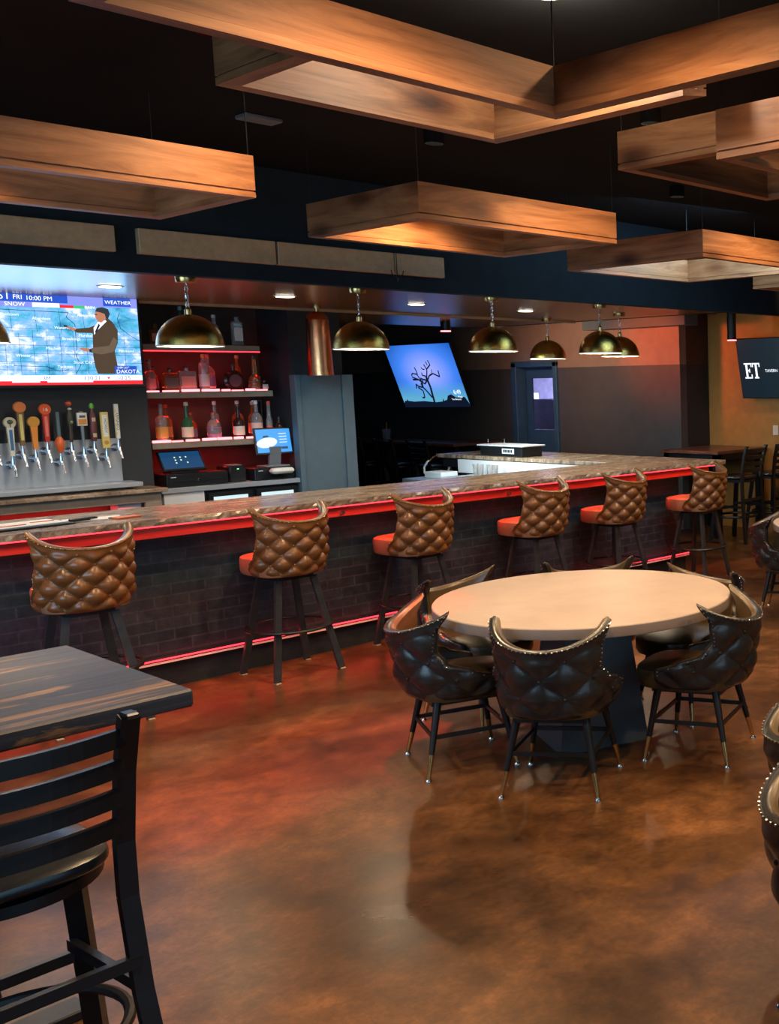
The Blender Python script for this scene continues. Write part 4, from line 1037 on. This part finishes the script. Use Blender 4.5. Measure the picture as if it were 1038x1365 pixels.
er(66, 91, 128, 100); er(66, 74, 74, 91); er(120, 74, 128, 91); er(89, 9, 105, 91); er(80, 0, 114, 9)
vs, fs = text2d('TAVERN', .05, 'LEFT'); mb.add(vs, fs, Te @ Matrix.Translation((-.38, -.03, .002)))
mb.build('lettering', None, t, world=True)

# ------------------------------------------------------------------ alcove: shelves, bottles, till
SHELF = [(2.235, 3.82, 4.78, 'uppermost'), (1.845, 3.82, 4.87, 'middle'), (1.43, 3.83, 5.0, 'lowest')]
for z, x0, x1, w_ in SHELF:
    t = thing('bottle_shelf', '%s grey-brown shelf in the red lit alcove' % w_, 'shelf', ((x0 + x1) / 2, 9.45, z - .05), 0, 'shelves in the alcove')
    MB().bbox(x0, x1, 9.25, 9.75, z - .052, z, .004).build('board', 'shelfwood', t, world=True)
    if w_ != 'uppermost':
        mb = MB(); rnd = random.Random(int(z * 100)); x = x0 + .02
        while x < x1 - .06:
            w = rnd.uniform(.07, .15); mb.bbox(x, min(x + w, x1 - .03), 9.275, 9.30, z, z + rnd.uniform(.010, .022), .004); x += w + rnd.uniform(.008, .03)
        s_ = mb.build('light_strip', 'e_pink', t, world=True); s_['label'] = 'glowing pink-red light strip along the shelf front'
    else:
        MB().box(x0, x1, 9.252, 9.262, z - .058, z - .052).build('light_strip', 'e_red', t, world=True)
BM = {'paper': 'paper', 'black': 'blackplastic'}
def bottle(x, y, z, r, h, g, lab, shape='round', labc=(.7, .65, .55), capc=(.02, .02, .02), shelf='', neck=.35):
    t = thing('liquor_bottle', lab, 'bottle', (x, y, z), 0, 'liquor bottles on the %s shelf' % shelf)
    hb = h * (1 - neck)
    if shape == 'round': prof = [(r * .9, 0), (r, .008), (r, hb * .86), (r * .75, hb * .96), (.016, hb * 1.05), (.013, h * .93)]
    elif shape == 'squat': prof = [(r * .8, 0), (r, .02), (r * 1.05, hb * .5), (r * .9, hb * .85), (.02, hb), (.016, h * .9)]
    elif shape == 'disc': prof = None
    else: prof = [(r * .95, 0), (r, .006), (r, hb * .9), (r * .92, hb), (.018, hb * 1.06), (.014, h * .93)]
    if shape == 'disc':
        R_ = hb / 2
        T = Matrix.Translation((0, 0, R_)) @ Matrix.Rotation(PI / 2, 4, 'X')
        MB().lathe([(R_ * .8, -.03), (R_, -.015), (R_, .015), (R_ * .8, .03)], n=28, T=T).cyl((0, 0, R_ * 1.9), (0, 0, h * .93), .014).build('glass_body', g, t, True)
        MB().lathe([(R_ * .6, .031), (R_ * .6, .034)], n=24, T=T).build('label_sticker', cmat(labc), t, True)
    elif shape == 'box':
        MB().bbox(-r, r, -r * .55, r * .55, 0, hb, .008).cyl((0, 0, hb), (0, 0, h * .93), .018).build('glass_body', g, t, True)
        MB().bbox(-r * .8, r * .8, -r * .55 - .002, -r * .5, hb * .2, hb * .75, .001).build('label_sticker', cmat(labc), t)
    else:
        MB().lathe(prof, n=24).build('glass_body', g, t, True)
        MB().lathe([(r + .0012, hb * .18), (r + .0012, hb * .62)], n=24, cap=False).build('label_sticker', cmat(labc), t, True)
    MB().lathe([(.015, h * .90), (.017, h * .91), (.017, h * .985), (.012, h)], n=14).build('cap', cmat(capc), t, True)
    return t
y1, y2 = 9.36, 9.50
Z = 1.845; s_ = 'middle'
bottle(3.90, y1, Z, .042, .27, 'g_clear', 'bottle with red and white label at the left end of the middle shelf', labc=(.8, .25, .25), capc=(.03, .2, .12), shelf=s_)
bottle(3.985, y2, Z, .036, .22, 'g_amber', 'small amber bottle second from left on the middle shelf', labc=(.3, .35, .45), shelf=s_)
bottle(4.06, y1, Z, .062, .20, 'g_amber', 'squat square bottle with a dark printed label on the middle shelf', 'box', (.12, .10, .09), shelf=s_, neck=.22)
bottle(4.19, y1, Z, .070, .215, 'g_clear', 'squat square bottle with a pale red label on the middle shelf', 'box', (.7, .30, .24), shelf=s_, neck=.2)
bottle(4.335, y1, Z, .040, .315, 'g_clear', 'tall bottle with pale label and orange cap on the middle shelf', 'tall', (.72, .66, .6), (.6, .22, .06), s_, .25)
bottle(4.435, y2, Z, .055, .318, 'g_clear', 'tall broad bottle with lilac label behind the pale one on the middle shelf', 'round', (.35, .28, .5), (.7, .2, .15), s_)
bottle(4.585, y1, Z, .06, .23, 'g_dark', 'round flask bottle with dark face on the middle shelf', 'disc', (.10, .04, .05), shelf=s_, neck=.22)
bottle(4.69, y2, Z, .036, .315, 'g_amber', 'slim bottle with blue and white label behind the round flask', 'round', (.6, .55, .7), (.6, .25, .08), s_)
bottle(4.77, y1, Z, .050, .31, 'g_amber', 'bell shaped bottle with dark label toward the right of the middle shelf', 'squat', (.10, .07, .06), shelf=s_, neck=.55)
bottle(4.845, y2, Z, .022, .31, 'g_clear', 'thin bottle at the right end of the middle shelf', 'tall', (.6, .2, .2), (.8, .8, .8), s_)
bottle(4.83, 9.31, Z, .030, .09, 'g_dark', 'tiny dark jar at the right end of the middle shelf', 'box', (.5, .45, .4), shelf=s_, neck=.2)
Z = 1.43; s_ = 'lowest'
bottle(3.96, y1, Z, .045, .32, 'g_clear', 'tall bottle with gold label at the left of the lowest shelf', 'tall', (.8, .38, .08), (.2, .2, .22), s_)
bottle(4.06, y2, Z, .042, .31, 'g_amber', 'amber bottle with slanted orange label behind the gold one', 'round', (.6, .25, .08), (.5, .1, .06), s_)
bottle(4.165, y1, Z, .044, .33, 'g_green', 'green bottle with cream label on the lowest shelf', 'round', (.78, .68, .48), (.6, .62, .5), s_, .42)
bottle(4.26, y2, Z, .042, .24, 'g_amber', 'short bottle with blue label beside the green bottle', 'round', (.25, .2, .4), (.4, .05, .03), s_)
bottle(4.385, y1, Z, .055, .235, 'g_clear', 'broad bottle with purple and pink label on the lowest shelf', 'squat', (.45, .15, .35), (.6, .15, .12), s_, .25)
bottle(4.465, y2, Z, .034, .33, 'g_clear', 'tall slim bottle right of the broad purple one', 'tall', (.6, .3, .2), (.8, .75, .7), s_)
bottle(4.60, y1, Z, .045, .28, 'g_dark', 'black bottle with cream label on the lowest shelf', 'round', (.75, .66, .52), (.02, .02, .02), s_, .38)
bottle(4.665, y2, Z, .046, .33, 'g_amber', 'tall amber bottle behind the black one', 'round', (.5, .15, .08), (.8, .7, .6), s_)
bottle(4.76, y1, Z, .046, .33, 'g_clear', 'clear bottle with white cap and pale label on the lowest shelf', 'round', (.75, .5, .42), (.85, .8, .75), s_)
bottle(4.80, y2, Z, .04, .32, 'g_amber', 'amber bottle behind the white capped one', 'round', (.6, .35, .2), (.7, .6, .5), s_)
bottle(4.875, y1, Z, .028, .32, 'g_clear', 'slim bottle with a red neck at the right of the lowest shelf', 'tall', (.7, .12, .08), (.8, .12, .06), s_, .5)
bottle(4.95, 9.33, Z, .036, .18, 'g_dark', 'short black bottle with grey label, last on the lowest shelf', 'round', (.4, .38, .36), shelf=s_)
Z = 2.235; s_ = 'uppermost'
bottle(3.97, y1, Z, .045, .17, 'g_amber', 'squat bottle with pink label at the left of the top shelf', 'box', (.6, .22, .14), shelf=s_, neck=.3)
bottle(4.24, y2, Z, .05, .33, 'g_green', 'bottle with teal cap half hidden behind the dome pendant on the top shelf', 'round', (.1, .25, .25), (.3, .55, .6), s_)
bottle(4.45, y1, Z, .035, .26, 'g_clear', 'slim pale bottle peeking right of the dome pendant on the top shelf', 'tall', (.3, .3, .3), (.6, .6, .6), s_)
bottle(4.645, y1, Z, .045, .25, 'g_clear', 'boxy bottle with white and red label at the right of the top shelf', 'box', (.75, .72, .68), (.2, .2, .2), s_, .16)

t = thing('back_counter', 'steel topped bottle fridge counter inside the alcove', 'fridge counter', (4.4, 9.3, 0))
MB().bbox(3.82, 5.0, 9.12, 9.72, 1.02, 1.06, .004).build('steel_top', 'steel', t, world=True)
mb = MB(); mb.box(3.84, 4.16, 9.14, 9.7, 0, 1.02).build('cabinet', 'white', t, world=True)
MB().box(4.16, 4.98, 9.16, 9.7, 0, 1.02).build('fridge_body', 'blackplastic', t, world=True)
for a in (4.19, 4.60):
    d_ = MB().box(a, a + .37, 9.13, 9.16, .1, .99).build('fridge_door', 'blackplastic', t, world=True)
    g_ = MB().box(a + .04, a + .33, 9.125, 9.13, .2, .96).build('lit_glass', emis('fridge_light', (.65, .85, .9), .9), d_, world=True)
    g_['label'] = 'brightly lit glass of the fridge door'
    MB().cyl((a + .02, 9.115, .4), (a + .02, 9.115, .8), .008).build('door_handle', 'chrome', d_, world=True)
for x, lab in ((4.14, 'black cash drawer with silver lock at the left of the alcove counter'), (4.80, 'black cash drawer under the bright blue till screen')):
    t = thing('cash_drawer', lab, 'cash drawer', (x, 9.3, 1.06)); w = .25 if x < 4.5 else .18
    MB().bbox(-w, w, -.12, .25, 0, .11, .006).build('drawer_case', 'blackplastic', t)
    MB().bbox(-w + .02, w - .02, -.126, -.12, .01, .10, .003).bbox(-w + .05, -.04, -.130, -.126, .045, .055, .001).bbox(.04, w - .05, -.130, -.126, .045, .055, .001).build('drawer_front', 'greyplastic' if 0 else 'blackplastic', t)
    MB().lathe([(.013, 0), (.010, .008)], n=14, T=frame_T((0, -.128, .05), (1, 0, 0), (0, 0, 1))).build('lock', 'chrome', t, True)
    MB().bbox(-w + .03, -w + .07, -.1275, -.126, .082, .088, .0005).build('badge', 'white', t)
t = thing('till_printer', 'black receipt printer between the two cash drawers', 'printer', (4.50, 9.35, 1.06))
MB().bbox(-.075, .075, -.12, .12, 0, .14, .012).build('body', 'blackplastic', t, True)
MB().bbox(-.05, .05, -.10, .02, .14, .15, .004).build('lid', 'greyplastic', t)
MB().bbox(-.008, .008, -.122, -.118, .11, .118, .001).build('status_light', emis('green_led', (.2, 1, .3), 2), t)
def till(x, z, w, h, tilt, lab, bright):
    t = thing('till_monitor', lab, 'till monitor', (x, 9.34 if not bright else 9.24, 1.17))
    T = frame_T((0, -.02, z - 1.17), (1, 0, 0), (0, tilt, 1))
    MB().bbox(-w / 2, w / 2, -h / 2, h / 2, -.02, 0, .005, T).build('bezel', 'blackplastic', t)
    MB().add([(-w / 2 + .015, -h / 2 + .018, .001), (w / 2 - .015, -h / 2 + .018, .001), (w / 2 - .015, h / 2 - .015, .001), (-w / 2 + .015, h / 2 - .015, .001)], [(0, 1, 2, 3)], T).build('screen', emis('till_screen', (.05, .33, .85) if bright else (.008, .05, .13), 1.0), t)
    mb = MB()
    if bright:
        mb.mat(emis('till_white', (.75, .85, .95), 1)); n = 20
        poly(mb, [(-.065 + .095 * math.cos(2 * PI * i / n), -.015 + .045 * math.sin(2 * PI * i / n) + .01 * math.cos(2 * PI * i / n)) for i in range(n)], .002, T)
        for k in range(4): poly(mb, [(.05, .06 - k * .026), (.12, .06 - k * .026), (.12, .066 - k * .026), (.05, .066 - k * .026)], .0022, T)
        mb.mat(emis('till_dark', (.02, .05, .1), 1)); poly(mb, [(-.10, .03), (-.04, .035), (-.05, .05), (-.09, .048)], .003, T); poly(mb, [(.06, -.075), (.12, -.075), (.12, -.055), (.06, -.055)], .003, T)
    else:
        mb.mat(emis('till_icons', (.7, .85, .6), 1))
        for i in range(3):
            for j in range(3): 
                if (i + j) % 4 == 3: continue
                poly(mb, [(-.05 + i * .045 + a, .03 - j * .028 + c) for a, c in ((-.006, -.006), (.006, -.006), (.006, .006), (-.006, .006))], .002, T)
    mb.build('screen_icons', None, t)
    MB().bar((0, .0, 0), (0, -.035, z - 1.17 - .05), .10, .03).bbox(-.11, .11, -.07, .10, 0, .015, .004).build('stand', 'greyplastic' if bright else 'blackplastic', t)
till(4.08, 1.275, .35, .20, .75, 'low tilted till monitor with dim blue icons, left on the alcove counter', False)
till(4.83, 1.40, .34, .24, .16, 'upright till monitor with a bright blue and white screen', True)
o = MB().bbox(-.10, .10, -.05, .05, 0, .05, .02).build('paper_tray', 'paper', None, True); o.location = (4.83, 9.115, 1.115); tag(o, 'pale rounded tray in front of the bright till screen', 'tray')
t = thing('wall_keypad', 'small dark keypad with silver frame on the alcove wall right of the bottles', 'keypad', (4.95, 9.72, 1.66))
MB().bbox(4.91, 5.0, 9.71, 9.75, 1.58, 1.76, .004).build('silver_frame', 'nickel', t, world=True)
MB().box(4.922, 4.988, 9.705, 9.71, 1.592, 1.748).build('dark_face', 'blackplastic', t, world=True)
